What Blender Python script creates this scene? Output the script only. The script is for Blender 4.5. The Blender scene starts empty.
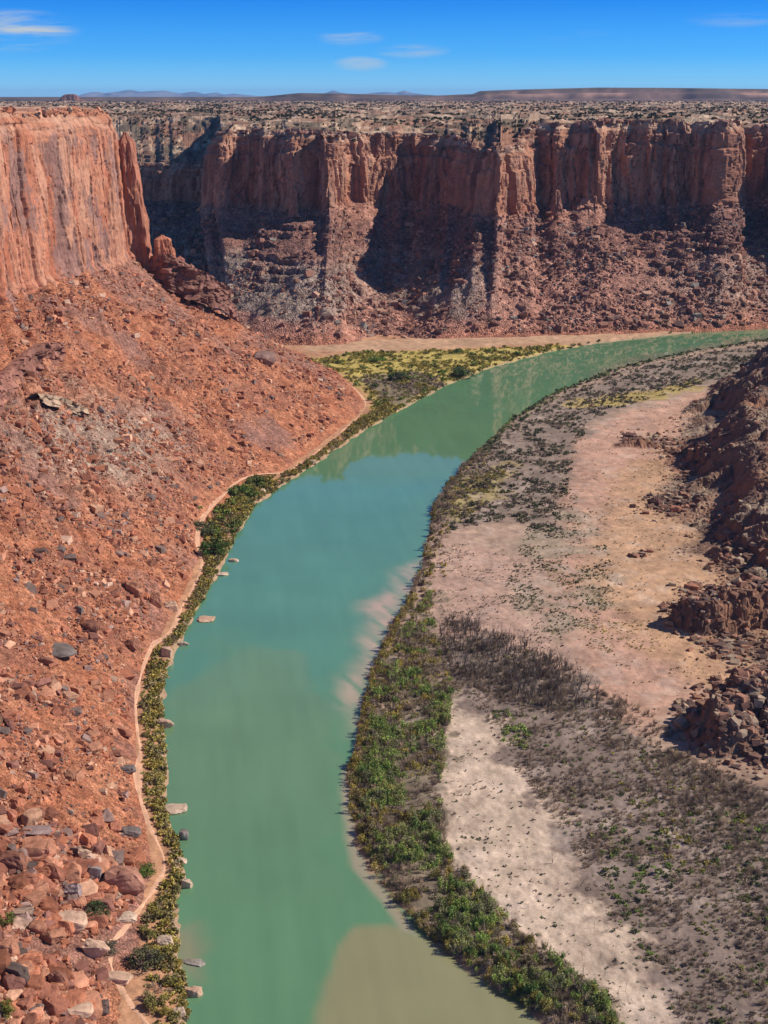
import bpy, bmesh, math, random
import numpy as np
from mathutils import Vector, Matrix

R = math.radians
sc = bpy.context.scene
COL = sc.collection
# ------------------------------------------------------------------ camera
CAM_Z = 220.0
FPX = 1480.0
PITCH = math.atan(419 / FPX)
cam = bpy.data.cameras.new('camera')
cam.sensor_fit = 'VERTICAL'; cam.sensor_height = 36.0
cam.lens = 36.0 * FPX / 1024
cam.clip_start = 1.0; cam.clip_end = 120000
camo = bpy.data.objects.new('camera', cam)
camo.location = (0, 0, CAM_Z)
camo.rotation_euler = (math.pi / 2 - PITCH, 0, 0)
COL.objects.link(camo); sc.camera = camo
# ------------------------------------------------------------------ sky, sun, exposure
SUN_EL, SUN_AZ = R(40), R(4)          # azimuth measured from +X towards +Y
SUN_STRENGTH, SKY_STRENGTH = 5.0, 0.058
HAZE = 1.7e-5
sd = Vector((math.cos(SUN_EL) * math.cos(SUN_AZ), math.cos(SUN_EL) * math.sin(SUN_AZ), math.sin(SUN_EL)))
w = bpy.data.worlds.new('World'); sc.world = w; w.use_nodes = True
nt = w.node_tree; nt.nodes.clear()
def N(t, typ, **kw):
    n = t.nodes.new(typ)
    for k, v in kw.items(): setattr(n, k, v)
    return n
sky = N(nt, 'ShaderNodeTexSky', sky_type='NISHITA', sun_disc=False)
sky.sun_elevation = SUN_EL
sky.sun_rotation = math.pi / 2 - SUN_AZ
sky.altitude = 1500; sky.air_density = 1.0; sky.dust_density = 0.2; sky.ozone_density = 3.0
hs = N(nt, 'ShaderNodeHueSaturation'); hs.inputs['Saturation'].default_value = 1.15
hs.inputs['Value'].default_value = 1.0
hs.inputs['Hue'].default_value = 0.505
nt.links.new(sky.outputs[0], hs.inputs['Color'])
# clear desert sky: the blue deepens quickly above the horizon
tc = N(nt, 'ShaderNodeTexCoord'); sp = N(nt, 'ShaderNodeSeparateXYZ')
nt.links.new(tc.outputs['Generated'], sp.inputs[0])
mr = N(nt, 'ShaderNodeMapRange'); mr.inputs[1].default_value = 0.0; mr.inputs[2].default_value = 0.8
nt.links.new(sp.outputs['Z'], mr.inputs[0])
rp = N(nt, 'ShaderNodeValToRGB')
rp.color_ramp.elements[0].color = (0.25, 0.575, 1.12, 1); rp.color_ramp.elements[1].color = (0.36, 0.42, 0.50, 1)
for pos, cc_ in ((0.03, (0.095, 0.41, 0.99, 1)), (0.085, (0.015, 0.25, 0.78, 1)), (0.3, (0.48, 0.66, 0.86, 1))):
    e_ = rp.color_ramp.elements.new(pos); e_.color = cc_
nt.links.new(mr.outputs[0], rp.inputs[0])
mul = N(nt, 'ShaderNodeMix', data_type='RGBA', blend_type='MULTIPLY'); mul.inputs['Factor'].default_value = 1
vs = N(nt, 'ShaderNodeVectorMath', operation='SCALE'); vs.inputs['Scale'].default_value = 2.4
nt.links.new(rp.outputs[0], vs.inputs[0])
nt.links.new(hs.outputs[0], mul.inputs['A']); nt.links.new(vs.outputs[0], mul.inputs['B'])
# cirrus wisps
mp = N(nt, 'ShaderNodeMapping'); mp.inputs['Scale'].default_value = (7, 7, 75); mp.inputs['Rotation'].default_value = (0.0, 0.06, 0)
nt.links.new(tc.outputs['Generated'], mp.inputs[0])
nz = N(nt, 'ShaderNodeTexNoise'); nz.inputs['Scale'].default_value = 1.6; nz.inputs['Detail'].default_value = 7; nz.inputs['Roughness'].default_value = 0.6
nz.inputs['Distortion'].default_value = 0.5
nt.links.new(mp.outputs[0], nz.inputs['Vector'])
cr = N(nt, 'ShaderNodeValToRGB'); cr.color_ramp.elements[0].position = 0.42; cr.color_ramp.elements[1].position = 0.80
nt.links.new(nz.outputs['Fac'], cr.inputs[0])
def blob(cx, cz, rx, rz):
    cmb = []
    for out, c, r in (('X', cx, rx), ('Z', cz, rz)):
        a = N(nt, 'ShaderNodeMath', operation='SUBTRACT'); a.inputs[1].default_value = c
        nt.links.new(sp.outputs[out], a.inputs[0])
        b = N(nt, 'ShaderNodeMath', operation='DIVIDE'); b.inputs[1].default_value = r
        nt.links.new(a.outputs[0], b.inputs[0])
        d = N(nt, 'ShaderNodeMath', operation='POWER'); d.inputs[1].default_value = 2
        c2 = N(nt, 'ShaderNodeMath', operation='ABSOLUTE'); nt.links.new(b.outputs[0], c2.inputs[0])
        nt.links.new(c2.outputs[0], d.inputs[0]); cmb.append(d)
    s = N(nt, 'ShaderNodeMath', operation='ADD'); nt.links.new(cmb[0].outputs[0], s.inputs[0]); nt.links.new(cmb[1].outputs[0], s.inputs[1])
    m = N(nt, 'ShaderNodeMapRange', interpolation_type='SMOOTHSTEP'); m.inputs[1].default_value = 1; m.inputs[2].default_value = 0
    nt.links.new(s.outputs[0], m.inputs[0]); return m
def skydir(px, py):
    u = (px - 384) / FPX; v = (512 - py) / FPX
    d = Vector((u, math.cos(PITCH) + v * math.sin(PITCH), -math.sin(PITCH) + v * math.cos(PITCH))).normalized()
    return d.x, d.z
acc = None
for (px, py, rx, rz, k) in ((5, 30, 72, 22, 1.7), (350, 38, 36, 9, 1.3), (361, 64, 30, 8, 1.5), (412, 51, 42, 8, .9), (575, 36, 40, 7, .3), (735, 20, 50, 8, .35)):
    cx, cz = skydir(px, py); m = blob(cx, cz, rx / FPX, rz / FPX)
    q = N(nt, 'ShaderNodeMath', operation='MULTIPLY'); q.inputs[1].default_value = k; nt.links.new(m.outputs[0], q.inputs[0])
    if acc is None: acc = q
    else:
        a = N(nt, 'ShaderNodeMath', operation='ADD'); nt.links.new(acc.outputs[0], a.inputs[0]); nt.links.new(q.outputs[0], a.inputs[1]); acc = a
cm = N(nt, 'ShaderNodeMath', operation='MULTIPLY'); nt.links.new(acc.outputs[0], cm.inputs[0]); nt.links.new(cr.outputs[0], cm.inputs[1])
mx = N(nt, 'ShaderNodeMix', data_type='RGBA'); mx.inputs['B'].default_value = (7.5, 8.6, 9.6, 1)
nt.links.new(cm.outputs[0], mx.inputs['Factor']); nt.links.new(mul.outputs['Result'], mx.inputs['A'])
bg = N(nt, 'ShaderNodeBackground'); bg.inputs['Strength'].default_value = SKY_STRENGTH
nt.links.new(mx.outputs['Result'], bg.inputs['Color'])
wo = N(nt, 'ShaderNodeOutputWorld'); nt.links.new(bg.outputs[0], wo.inputs['Surface'])
sl = bpy.data.lights.new('sun', 'SUN'); sl.energy = SUN_STRENGTH; sl.angle = R(0.53); sl.color = (1.0, 0.915, 0.81)
so = bpy.data.objects.new('sun', sl); so.rotation_euler = (-sd).to_track_quat('-Z', 'Y').to_euler(); COL.objects.link(so)
sc.view_settings.view_transform = 'Standard'; sc.view_settings.look = 'None'
sc.view_settings.gamma = 1; sc.view_settings.exposure = 0.22; sc.view_settings.use_curve_mapping = False
sc.cycles.max_bounces = 6; sc.cycles.diffuse_bounces = 3; sc.cycles.glossy_bounces = 3
sc.cycles.use_denoising = True

# ------------------------------------------------------------------ helpers
rng = np.random.default_rng(7)
ST, CT = math.sin(PITCH), math.cos(PITCH)
def ray(px, py):
    px = np.asarray(px, float); py = np.asarray(py, float)
    u = (px - 384) / FPX; v = (512 - py) / FPX
    return u, CT + v * ST, -ST + v * CT
def gnd(px, py, z=0.0):
    u, y, zz = ray(px, py); t = (z - CAM_Z) / zz
    return np.stack([u * t, y * t], -1)
def atY(px, py, Y):
    u, y, zz = ray(px, py); t = Y / y
    return np.array([u * t, Y, CAM_Z + zz * t])
def topix(P):
    P = np.asarray(P, float); dz = P[..., 2] - CAM_Z
    dep = P[..., 1] * CT - dz * ST; up = P[..., 1] * ST + dz * CT
    return 384 + FPX * P[..., 0] / dep, 512 - FPX * up / dep, dep

def _h(ix, iy, iz, seed):
    n = (ix.astype(np.int64) * 374761393 + iy.astype(np.int64) * 668265263 + iz.astype(np.int64) * 2147483647 + seed * 974711) & 0xffffffff
    n = ((n ^ (n >> 13)) * 1274126177) & 0xffffffff
    n = ((n ^ (n >> 16)) * 2246822519) & 0xffffffff
    n = n ^ (n >> 15)
    return (n & 0xffffff) / 16777215.0
def vn(x, y, z=None, seed=0):
    x = np.asarray(x, float); y = np.asarray(y, float)
    z = np.zeros_like(x) if z is None else np.asarray(z, float)
    x, y, z = np.broadcast_arrays(x, y, z)
    fx, fy, fz = np.floor(x), np.floor(y), np.floor(z)
    ix, iy, iz = fx.astype(np.int64), fy.astype(np.int64), fz.astype(np.int64)
    tx, ty, tz = x - fx, y - fy, z - fz
    tx, ty, tz = [t * t * t * (t * (6 * t - 15) + 10) for t in (tx, ty, tz)]
    r = 0
    flat = not np.any(tz)
    for dz in ((0,) if flat else (0, 1)):
        wz = 1 if flat else (tz if dz else 1 - tz)
        for dx in (0, 1):
            wx = tx if dx else 1 - tx
            for dy in (0, 1):
                wy = ty if dy else 1 - ty
                r = r + wx * wy * wz * _h(ix + dx, iy + dy, iz + dz, seed)
    return r * 2 - 1
def fbm(x, y, z=None, oct=4, seed=0, gain=.5):
    r = 0; a = 1; s = 1; t = 0
    for o in range(oct):
        r = r + a * vn(np.asarray(x) * s + o * 17.3, np.asarray(y) * s + o * 9.1, None if z is None else np.asarray(z) * s, seed + o)
        t += a; a *= gain; s *= 2.03
    return r / t * 1.6
def vor(x, y, seed=0, jit=.85):
    """nearest cell's random value and the distance to the border between cells"""
    x, y = np.broadcast_arrays(np.asarray(x, float), np.asarray(y, float))
    ix, iy = np.floor(x).astype(np.int64), np.floor(y).astype(np.int64)
    d1 = np.full(x.shape, 9.); d2 = np.full(x.shape, 9.); c = np.zeros(x.shape)
    z = np.zeros_like(ix)
    for a in (-1, 0, 1):
        for b in (-1, 0, 1):
            jx, jy = ix + a, iy + b
            cx = jx + .5 + (_h(jx, jy, z, seed) - .5) * jit; cy = jy + .5 + (_h(jx, jy, z, seed + 1) - .5) * jit
            d = np.hypot(x - cx, y - cy); v = _h(jx, jy, z, seed + 2)
            m = d < d1
            d2 = np.where(m, d1, np.minimum(d2, d)); c = np.where(m, v, c); d1 = np.where(m, d, d1)
    return c, d2 - d1
def smooth(a, b, x):
    t = np.clip((np.asarray(x) - a) / (b - a), 0, 1); return t * t * (3 - 2 * t)
def mix(a, b, t):
    t = np.asarray(t)
    if np.ndim(a) and np.shape(a)[-1] == 3 or np.ndim(b) and np.shape(b)[-1] == 3: t = t[..., None]
    return a * (1 - t) + b * t
def C3(*c): return np.array(c, float)
def polydist(x, y, pl):
    """distance to a polyline, and the parameter (index + fraction) of the closest point"""
    best = np.full(x.shape, 1e18); par = np.zeros(x.shape)
    for i in range(len(pl) - 1):
        ax, ay = pl[i][:2]; bx, by = pl[i + 1][:2]; dx, dy = bx - ax, by - ay
        t = np.clip(((x - ax) * dx + (y - ay) * dy) / (dx * dx + dy * dy + 1e-9), 0, 1)
        d = (x - ax - t * dx) ** 2 + (y - ay - t * dy) ** 2
        m = d < best; best = np.where(m, d, best); par = np.where(m, i + t, par)
    return np.sqrt(best), par
def inside(x, y, pg):
    r = np.zeros(x.shape, bool); n = len(pg)
    for i in range(n):
        ax, ay = pg[i][:2]; bx, by = pg[(i + 1) % n][:2]
        if ay == by: continue
        c = ((ay > y) != (by > y)) & (x < (bx - ax) * (y - ay) / (by - ay) + ax)
        r ^= c
    return r
def sdf(x, y, pg):
    d, _ = polydist(x, y, list(pg) + [pg[0]]); return np.where(inside(x, y, pg), d, -d)   # positive inside
def zone(x, y, pix, soft, z=2.0):
    return smooth(-soft, soft, sdf(x, y, gnd(*np.array(pix, float).T, z)))

def tagit(o, label=None, cat=None, group=None, kind=None):
    if label: o['label'] = label
    if cat: o['category'] = cat
    if group: o['group'] = group
    if kind: o['kind'] = kind
    return o
def raw_mesh(name, V, F, nv, col=None, smooth_=True):
    """V (n,3), F flat loop indices, nv = corners per face"""
    me = bpy.data.meshes.new(name)
    F = np.asarray(F, np.int32).ravel(); nf = len(F) // nv
    me.vertices.add(len(V)); me.vertices.foreach_set('co', np.ascontiguousarray(V, np.float32).ravel())
    me.loops.add(len(F)); me.loops.foreach_set('vertex_index', F)
    me.polygons.add(nf); me.polygons.foreach_set('loop_start', np.arange(nf, dtype=np.int32) * nv)
    me.polygons.foreach_set('loop_total', np.full(nf, nv, np.int32))
    me.polygons.foreach_set('use_smooth', np.full(nf, smooth_))
    me.update(calc_edges=True)
    if col is not None:
        ca = me.color_attributes.new('Col', 'FLOAT_COLOR', 'POINT')
        c4 = np.ones((len(V), 4), np.float32); c4[:, :3] = col; ca.data.foreach_set('color', c4.ravel())
    return me
def obj(name, me, mat, parent=None):
    o = bpy.data.objects.new(name, me); COL.objects.link(o)
    if mat and not me.materials: me.materials.append(mat)
    if parent: o.parent = parent
    return o
def grid_mesh(name, P, col, mat, kind='structure', sm=True):
    a, b = P.shape[:2]; idx = np.arange(a * b).reshape(a, b)
    F = np.stack([idx[:-1, :-1], idx[1:, :-1], idx[1:, 1:], idx[:-1, 1:]], -1).reshape(-1, 4)
    # orient upwards
    p = P.reshape(-1, 3); q = F[len(F) // 2]
    k = F[::max(1, len(F) // 500)]
    n = np.cross(p[k[:, 1]] - p[k[:, 0]], p[k[:, 2]] - p[k[:, 0]])
    if n[:, 2].sum() < 0: F = F[:, ::-1]
    me = raw_mesh(name, p, F, 4, np.clip(col, 0.004, .9).reshape(-1, 3), sm)
    o = obj(name, me, mat)
    if kind: o['kind'] = kind
    return o

# ------------------------------------------------------------------ materials
def earth(name, s1=1.2, s2=6., amt=.25, bump=.5, bdist=.4, rough=.95, stretch=(1, 1, 1), objcol=False, vcell=None):
    m = bpy.data.materials.new(name); m.use_nodes = True; t = m.node_tree; L = t.links
    b = t.nodes['Principled BSDF']; b.inputs['Roughness'].default_value = rough; b.inputs['Specular IOR Level'].default_value = .15
    at = N(t, 'ShaderNodeAttribute', attribute_name='Col')
    co = N(t, 'ShaderNodeTexCoord'); mpp = N(t, 'ShaderNodeMapping'); mpp.inputs['Scale'].default_value = stretch
    L.new(co.outputs['Object'], mpp.inputs[0])
    n1 = N(t, 'ShaderNodeTexNoise'); n1.inputs['Scale'].default_value = 1 / s1; n1.inputs['Detail'].default_value = 5; n1.inputs['Roughness'].default_value = .65
    n2 = N(t, 'ShaderNodeTexNoise'); n2.inputs['Scale'].default_value = 1 / s2; n2.inputs['Detail'].default_value = 4
    for n in (n1, n2): L.new(mpp.outputs[0], n.inputs['Vector'])
    r1 = N(t, 'ShaderNodeMapRange'); r1.inputs[1].default_value = .3; r1.inputs[2].default_value = .7; r1.inputs[3].default_value = 1 - amt; r1.inputs[4].default_value = 1 + amt
    r2 = N(t, 'ShaderNodeMapRange'); r2.inputs[1].default_value = .3; r2.inputs[2].default_value = .7; r2.inputs[3].default_value = 1 - amt; r2.inputs[4].default_value = 1 + amt
    L.new(n1.outputs['Fac'], r1.inputs[0]); L.new(n2.outputs['Fac'], r2.inputs[0])
    mm = N(t, 'ShaderNodeMath', operation='MULTIPLY'); L.new(r1.outputs[0], mm.inputs[0]); L.new(r2.outputs[0], mm.inputs[1])
    v = N(t, 'ShaderNodeVectorMath', operation='SCALE'); L.new(at.outputs['Color'], v.inputs[0]); L.new(mm.outputs[0], v.inputs['Scale'])
    out = v.outputs[0]
    vh = None
    if vcell:
        for sz, am in ((vcell, .75), (vcell * 2.6, .5)):
            vo = N(t, 'ShaderNodeTexVoronoi'); vo.inputs['Scale'].default_value = 1 / sz; vo.inputs['Randomness'].default_value = 1
            L.new(co.outputs['Object'], vo.inputs['Vector'])
            sx = N(t, 'ShaderNodeSeparateColor'); L.new(vo.outputs['Color'], sx.inputs[0])
            rr = N(t, 'ShaderNodeMapRange'); rr.inputs[3].default_value = 1 - am * .5; rr.inputs[4].default_value = 1 + am * .5; L.new(sx.outputs[0], rr.inputs[0])
            vv = N(t, 'ShaderNodeVectorMath', operation='SCALE'); L.new(out, vv.inputs[0]); L.new(rr.outputs[0], vv.inputs['Scale']); out = vv.outputs[0]
            if vh is None: vh = vo
    if objcol:
        oi = N(t, 'ShaderNodeObjectInfo'); v2 = N(t, 'ShaderNodeVectorMath', operation='MULTIPLY')
        L.new(out, v2.inputs[0]); L.new(oi.outputs['Color'], v2.inputs[1]); out = v2.outputs[0]
    sh = N(t, 'ShaderNodeHueSaturation'); sh.inputs['Saturation'].default_value = 1.04; L.new(out, sh.inputs['Color']); out = sh.outputs[0]
    L.new(out, b.inputs['Base Color'])
    if bump:
        bp = N(t, 'ShaderNodeBump'); bp.inputs['Strength'].default_value = bump; bp.inputs['Distance'].default_value = bdist
        L.new(n1.outputs['Fac'], bp.inputs['Height']); L.new(bp.outputs[0], b.inputs['Normal'])
        if vh:
            b2 = N(t, 'ShaderNodeBump', invert=True); b2.inputs['Strength'].default_value = .9; b2.inputs['Distance'].default_value = vcell * .7
            L.new(vh.outputs['Distance'], b2.inputs['Height']); L.new(bp.outputs[0], b2.inputs['Normal']); L.new(b2.outputs[0], b.inputs['Normal'])
    return m
M_cliff = earth('cliff_rock', 1.6, 9, .18, .45, .5, stretch=(1, 1, .45))
M_talus = earth('talus_debris', .9, 5, .24, .8, .6, vcell=.75)
M_ftalus = earth('far_talus_debris', 1.6, 8, .22, .8, 1.2, vcell=1.7)
M_floor = earth('valley_soil', .8, 6, .18, .6, .25)
M_plat = earth('slickrock_plateau', 4, 22, .3, .6, 1.5)
M_far = earth('far_mesa_rock', 30, 160, .2, 0, 1)
M_rock = earth('boulder_rock', .5, 2.2, .2, .7, .25, objcol=True)
M_leaf = earth('shrub_foliage', 1.0, 4.0, .25, 0, .1, objcol=True, rough=.7)
M_wood = earth('dead_wood', .6, 3.0, .2, 0, .1, objcol=True)

# ------------------------------------------------------------------ palette (albedo)
RED = C3(.36, .135, .078); RED2 = C3(.27, .105, .065); PALE = C3(.50, .30, .20); VARN = C3(.13, .095, .09)
GREY = C3(.27, .235, .19); DKRED = C3(.17, .075, .055); PURP = C3(.20, .11, .10); SAND = C3(.50, .33, .235)

# ------------------------------------------------------------------ river outline (world metres on z = 0)
RL = [(205,1300),(190,1024),(186,985),(178,950),(174,905),(186,878),(180,850),(168,815),(166,760),(161,700),(172,655),(192,620),(214,580),(240,530),(256,505),(280,488),(318,462),(356,436),(400,410),(450,384),(490,368),(545,353),(600,343),(680,334),(768,326),(860,318),(1000,308),(1400,290)]
RR = [(680,1300),(548,1024),(500,992),(455,960),(420,930),(385,893),(362,855),(350,812),(347,775),(356,745),(364,700),(376,660),(390,630),(408,600),(420,565),(428,535),(434,505),(452,478),(480,450),(510,420),(556,392),(620,368),(690,352),(768,340),(860,330),(1000,318),(1400,296)]
rl = gnd(*np.array(RL, float).T); rr = gnd(*np.array(RR, float).T)
RIVER = np.concatenate([rl, rr[::-1]])

# ------------------------------------------------------------------ right-hand ridges
def rp_(px, py, Y): return atY(px, py, Y)
RIDGES = [  # (points (px,py,Y), side slope, half width of the flat crest)
 ([(672,422,1010),(700,405,1030),(735,383,1050),(768,360,1060),(830,325,1075),(960,262,1090)], .62, 0),
 ([(650,452,905),(690,442,905),(722,430,905),(768,402,905),(830,365,910),(960,300,920)], .58, 2),
 ([(612,447,925),(640,436,925),(668,446,920)], .35, 0),
 ([(655,500,790),(690,488,800),(720,470,808),(768,440,815),(960,350,830)], .58, 0),
 ([(672,540,735),(705,520,742),(740,498,745),(768,480,745),(860,440,750),(960,390,760)], .6, 1),
 ([(690,568,680),(720,548,685),(768,522,685),(960,450,690)], .6, 0),
 ([(640,617,615),(680,606,612),(702,600,608)], .28, 0),
 ([(712,596,592),(728,588,594),(768,584,598),(850,564,600),(960,530,604)], 1.15, 6),
 ([(742,694,482),(752,682,484),(772,676,486),(850,655,487),(960,620,492)], 1.2, 7),
]
TOE = gnd(*np.array([(1300,250),(900,330),(800,352),(742,374),(700,400),(668,420),(655,440),(640,452),(650,470),(638,495),(640,518),(665,532),(668,556),(690,580),(705,600),(700,640),(722,665),(700,700),(690,730),(712,765),(768,790),(900,830),(1600,1100)], float).T, 2.0)
STEEP = gnd(*np.array([(1300,220),(900,300),(800,340),(762,362),(735,386),(712,404),(740,424),(722,440),(704,462),(698,482),(735,492),(722,512),(706,536),(742,552),(728,574),(764,600),(790,640),(770,690),(745,712),(768,760),(860,800),(1600,1000)], float).T, 5.0)
ridges = [(np.array([rp_(*p) for p in pts]), s, r0) for pts, s, r0 in RIDGES]
def hills(x, y):
    wx = x + fbm(x / 22, y / 22, oct=4, seed=31) * 5; wy = y + fbm(x / 22, y / 22, oct=4, seed=41) * 5
    toe = sdf(wx, wy, TOE)
    cva, cea = vor(x / 13, y / 13, 35); cvb, ceb = vor(x / 4.5, y / 4.5, 36)
    steep = sdf(x + fbm(x / 30, y / 42, oct=4, seed=37) * 13, y + fbm(x / 30, y / 30, oct=3, seed=38) * 9, STEEP) + (cva - .5) * 4 + (cvb - .5) * 1.4
    h = np.where(toe > 0, toe * .13 + .002 * np.clip(toe, 0, 60) ** 2, toe * .3)
    cap = np.interp(y, [430, 600, 750, 900, 1060], [2, 3, 17, 26, 38]) * (1 + .35 * fbm(x / 60, y / 60, oct=2, seed=39)); sp_ = np.clip(steep, 0, 400)
    h = h + cap * (1 - np.exp(-sp_ * 1.25 / cap)) + np.clip(sp_ - 40, 0, 400) * .2
    for k, (pl, s, r0) in enumerate(ridges):
        d, par = polydist(wx, wy, pl[:, :2]); d = np.maximum(0, d - r0)
        zr = np.interp(par, np.arange(len(pl)), pl[:, 2])
        dc = np.minimum(d, 60)
        ya = np.interp(wx, pl[:, 0], pl[:, 1]); s = np.where(wy < ya, max(s * 1.25, .95), s); d = np.maximum(0, d - (cvb - .5) * 1.0 - (cva - .5) * 2.5)
        hh = zr - s * d + np.where(s < .8, .003 * dc * dc, 0)
        h = np.maximum(h, hh)
    pos = np.clip(h, 0, None)
    rgh = fbm(x / 7, y / 7, oct=4, seed=51)
    g = np.abs(fbm(x / 11, y / 11, oct=2, seed=61))
    h = h + rgh * np.clip(pos * .09, 0, 1.2) - (1 - np.clip(g * 3, 0, 1)) * np.clip(pos * .06, 0, .9)
    # ledges of harder rock
    st = 7.5; q = h / st + fbm(x / 30, y / 30, oct=2, seed=71) * .35; fl = np.floor(q); fr = q - fl
    ht = h + (fl + smooth(.6, .85, fr) - q) * st
    k = smooth(4, 9, h) * smooth(-.2, .4, fbm(x / 25, y / 25, oct=2, seed=81))
    h = h * (1 - k * .7) + ht * k * .7
    v1, e1 = vor(x / 3.4, y / 3.4, 135); v2, e2 = vor(x / 1.6, y / 1.6, 136)
    return h + ((v1 - .5) * .9 - smooth(.12, 0, e1) * .35 + (v2 - .5) * .4) * smooth(.5, 3, h)

# ------------------------------------------------------------------ valley floor: one heightfield, finer near
def floor_z(x, y, detail=True):
    wx = x + fbm(x / 9, y / 9, oct=3, seed=3) * 1.6; wy = y + fbm(x / 9, y / 9, oct=3, seed=4) * 1.6
    s = -sdf(wx, wy, RIVER)            # > 0 on land
    bank = np.interp(s, [-30, -6, -1, 0, 1.0, 2.2, 8, 40], [-5, -2.2, -.5, 0, .5, 1.25, 1.7, 2.2])
    # the low tan beach on the inside of the bend
    bz = zone(x, y, [(335,770),(362,770),(372,840),(410,905),(395,920),(350,860)], 2., 0)
    bank = np.where((s > 0), mix(bank, np.minimum(bank, s * .13), bz), bank)
    z = bank
    if detail:
        z = z + np.clip(s, 0, 4) / 4 * (fbm(x / 14, y / 14, oct=4, seed=11) * .45 + fbm(x / 1.7, y / 1.7, oct=2, seed=12) * .16)
    h = hills(x, y)
    z = np.where(s > 1, np.maximum(z, h) + 0.35 * np.exp(-((z - h) / 1.5) ** 2), z)
    return z, s, h
ny = 980
Yv = np.concatenate([np.linspace(215, 300, 40)[:-1], 300 * (1900 / 300) ** np.linspace(0, 1, ny)])
uv = np.linspace(-.34, .46, 760)
Yg, Ug = np.meshgrid(Yv, uv, indexing='ij')
Xg = Ug * (Yg + 60)
Zg, Sg, Hg = floor_z(Xg, Yg)
WXg = Xg + fbm(Xg / 14, Yg / 14, oct=6, seed=91, gain=.65) * 11; WYg = Yg + fbm(Xg / 14, Yg / 14, oct=6, seed=92, gain=.65) * 11
def zn(pix, soft=4): 
    wx, wy = WXg, WYg
    return zone(wx, wy, pix, soft)
G_STRIP = [(430,592),(408,622),(384,662),(368,700),(360,748),(356,800),(372,850),(396,895),(430,935),(500,995),(560,1040),(640,1050),(590,985),(520,930),(478,890),(450,850),(440,800),(446,740),(452,690),(440,640)]
TANSTRIP = [(452,690),(480,715),(510,760),(548,812),(580,860),(610,920),(650,975),(700,1050),(640,1050),(590,985),(520,930),(478,890),(450,850),(440,800),(446,740)]
BURNT = [(440,640),(470,640),(540,655),(600,690),(650,735),(700,765),(800,800),(800,1060),(700,1050),(650,975),(610,920),(580,860),(548,812),(510,760),(480,715),(452,690)]
PINK = [(560,445),(640,410),(740,380),(800,350),(800,420),(640,480),(600,560),(650,610),(760,660),(740,690),(650,730),(600,690),(560,600),(545,520)]
PINK2 = [(455,540),(520,560),(560,640),(600,690),(540,655),(470,640),(436,625),(440,560)]
ORANGE = [(620,470),(700,440),(800,480),(800,720),(700,690),(640,640),(585,590),(600,510)]
DARKFAR = [(470,460),(520,420),(560,398),(620,372),(700,354),(820,338),(820,372),(700,385),(640,402),(590,420),(570,470),(560,540),(510,520),(450,530),(432,505)]
YEL1 = [(560,402),(640,392),(700,378),(694,390),(640,402),(590,410)]
YEL2 = [(452,482),(510,462),(500,498),(460,520),(436,522)]
OLIVED = [(560,480),(600,520),(620,600),(560,640),(500,600),(530,520)]
FARYEL = [(300,362),(360,352),(470,350),(560,345),(640,340),(600,347),(500,368),(440,395),(400,412),(372,430),(370,395),(340,375)]
GREYFAR = [(360,378),(420,372),(450,384),(410,402),(385,405)]
c = np.broadcast_to(C3(.36, .25, .185), Xg.shape + (3,)).copy()
n1 = fbm(Xg / 20, Yg / 20, oct=5, seed=101); n2 = fbm(Xg / 4, Yg / 4, oct=4, seed=102); n3 = fbm(Xg / 45, Yg / 45, oct=3, seed=103)
right = smooth(-3, 3, polydist(Xg, Yg, rl)[0] - polydist(Xg, Yg, rr)[0])
c = mix(c, C3(.44, .24, .14), (1 - right))                    # left bank: orange sand
c = mix(c, C3(.45, .275, .20), zn(PINK, 8)); c = mix(c, C3(.42, .28, .215), zn(PINK2, 6))
c = mix(c, C3(.47, .29, .175), zn(ORANGE, 10) * .85)
c = mix(c, C3(.22, .17, .135), zn(DARKFAR, 8) * .85)
c = mix(c, C3(.40, .30, .10), zn(YEL1, 3) * .8); c = mix(c, C3(.34, .27, .11), zn(YEL2, 3) * .7)
c = mix(c, C3(.26, .21, .15), zn(OLIVED, 10) * smooth(-.3, .5, n1) * .8)
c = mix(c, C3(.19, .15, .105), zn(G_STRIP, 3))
c = mix(c, C3(.50, .385, .29), zn(TANSTRIP, 3))
c = mix(c, C3(.20, .152, .125), zn(BURNT, 4) * .95)
c = mix(c, C3(.44, .34, .11), zn(FARYEL, 6) * (1 - right)); c = mix(c, C3(.15, .12, .10), zn(GREYFAR, 5) * .8 * (1 - right))
c = mix(c, C3(.46, .30, .19), zn([(300,352),(300,342),(560,334),(700,330),(640,340),(470,348),(360,352)], 5) * (1 - right) * .8)
pale = smooth(.25, .8, fbm(Xg / 9, Yg / 9, oct=4, seed=104)) * right
c = mix(c, C3(.50, .40, .33), pale * .3 * (Sg > 6))
c = c * (1 + .14 * n1 + .14 * n2)[..., None]
beach = ((Sg > -1) & (Sg < 2.5)).astype(float)
c = mix(c, C3(.33, .235, .15), beach * .8)
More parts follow.
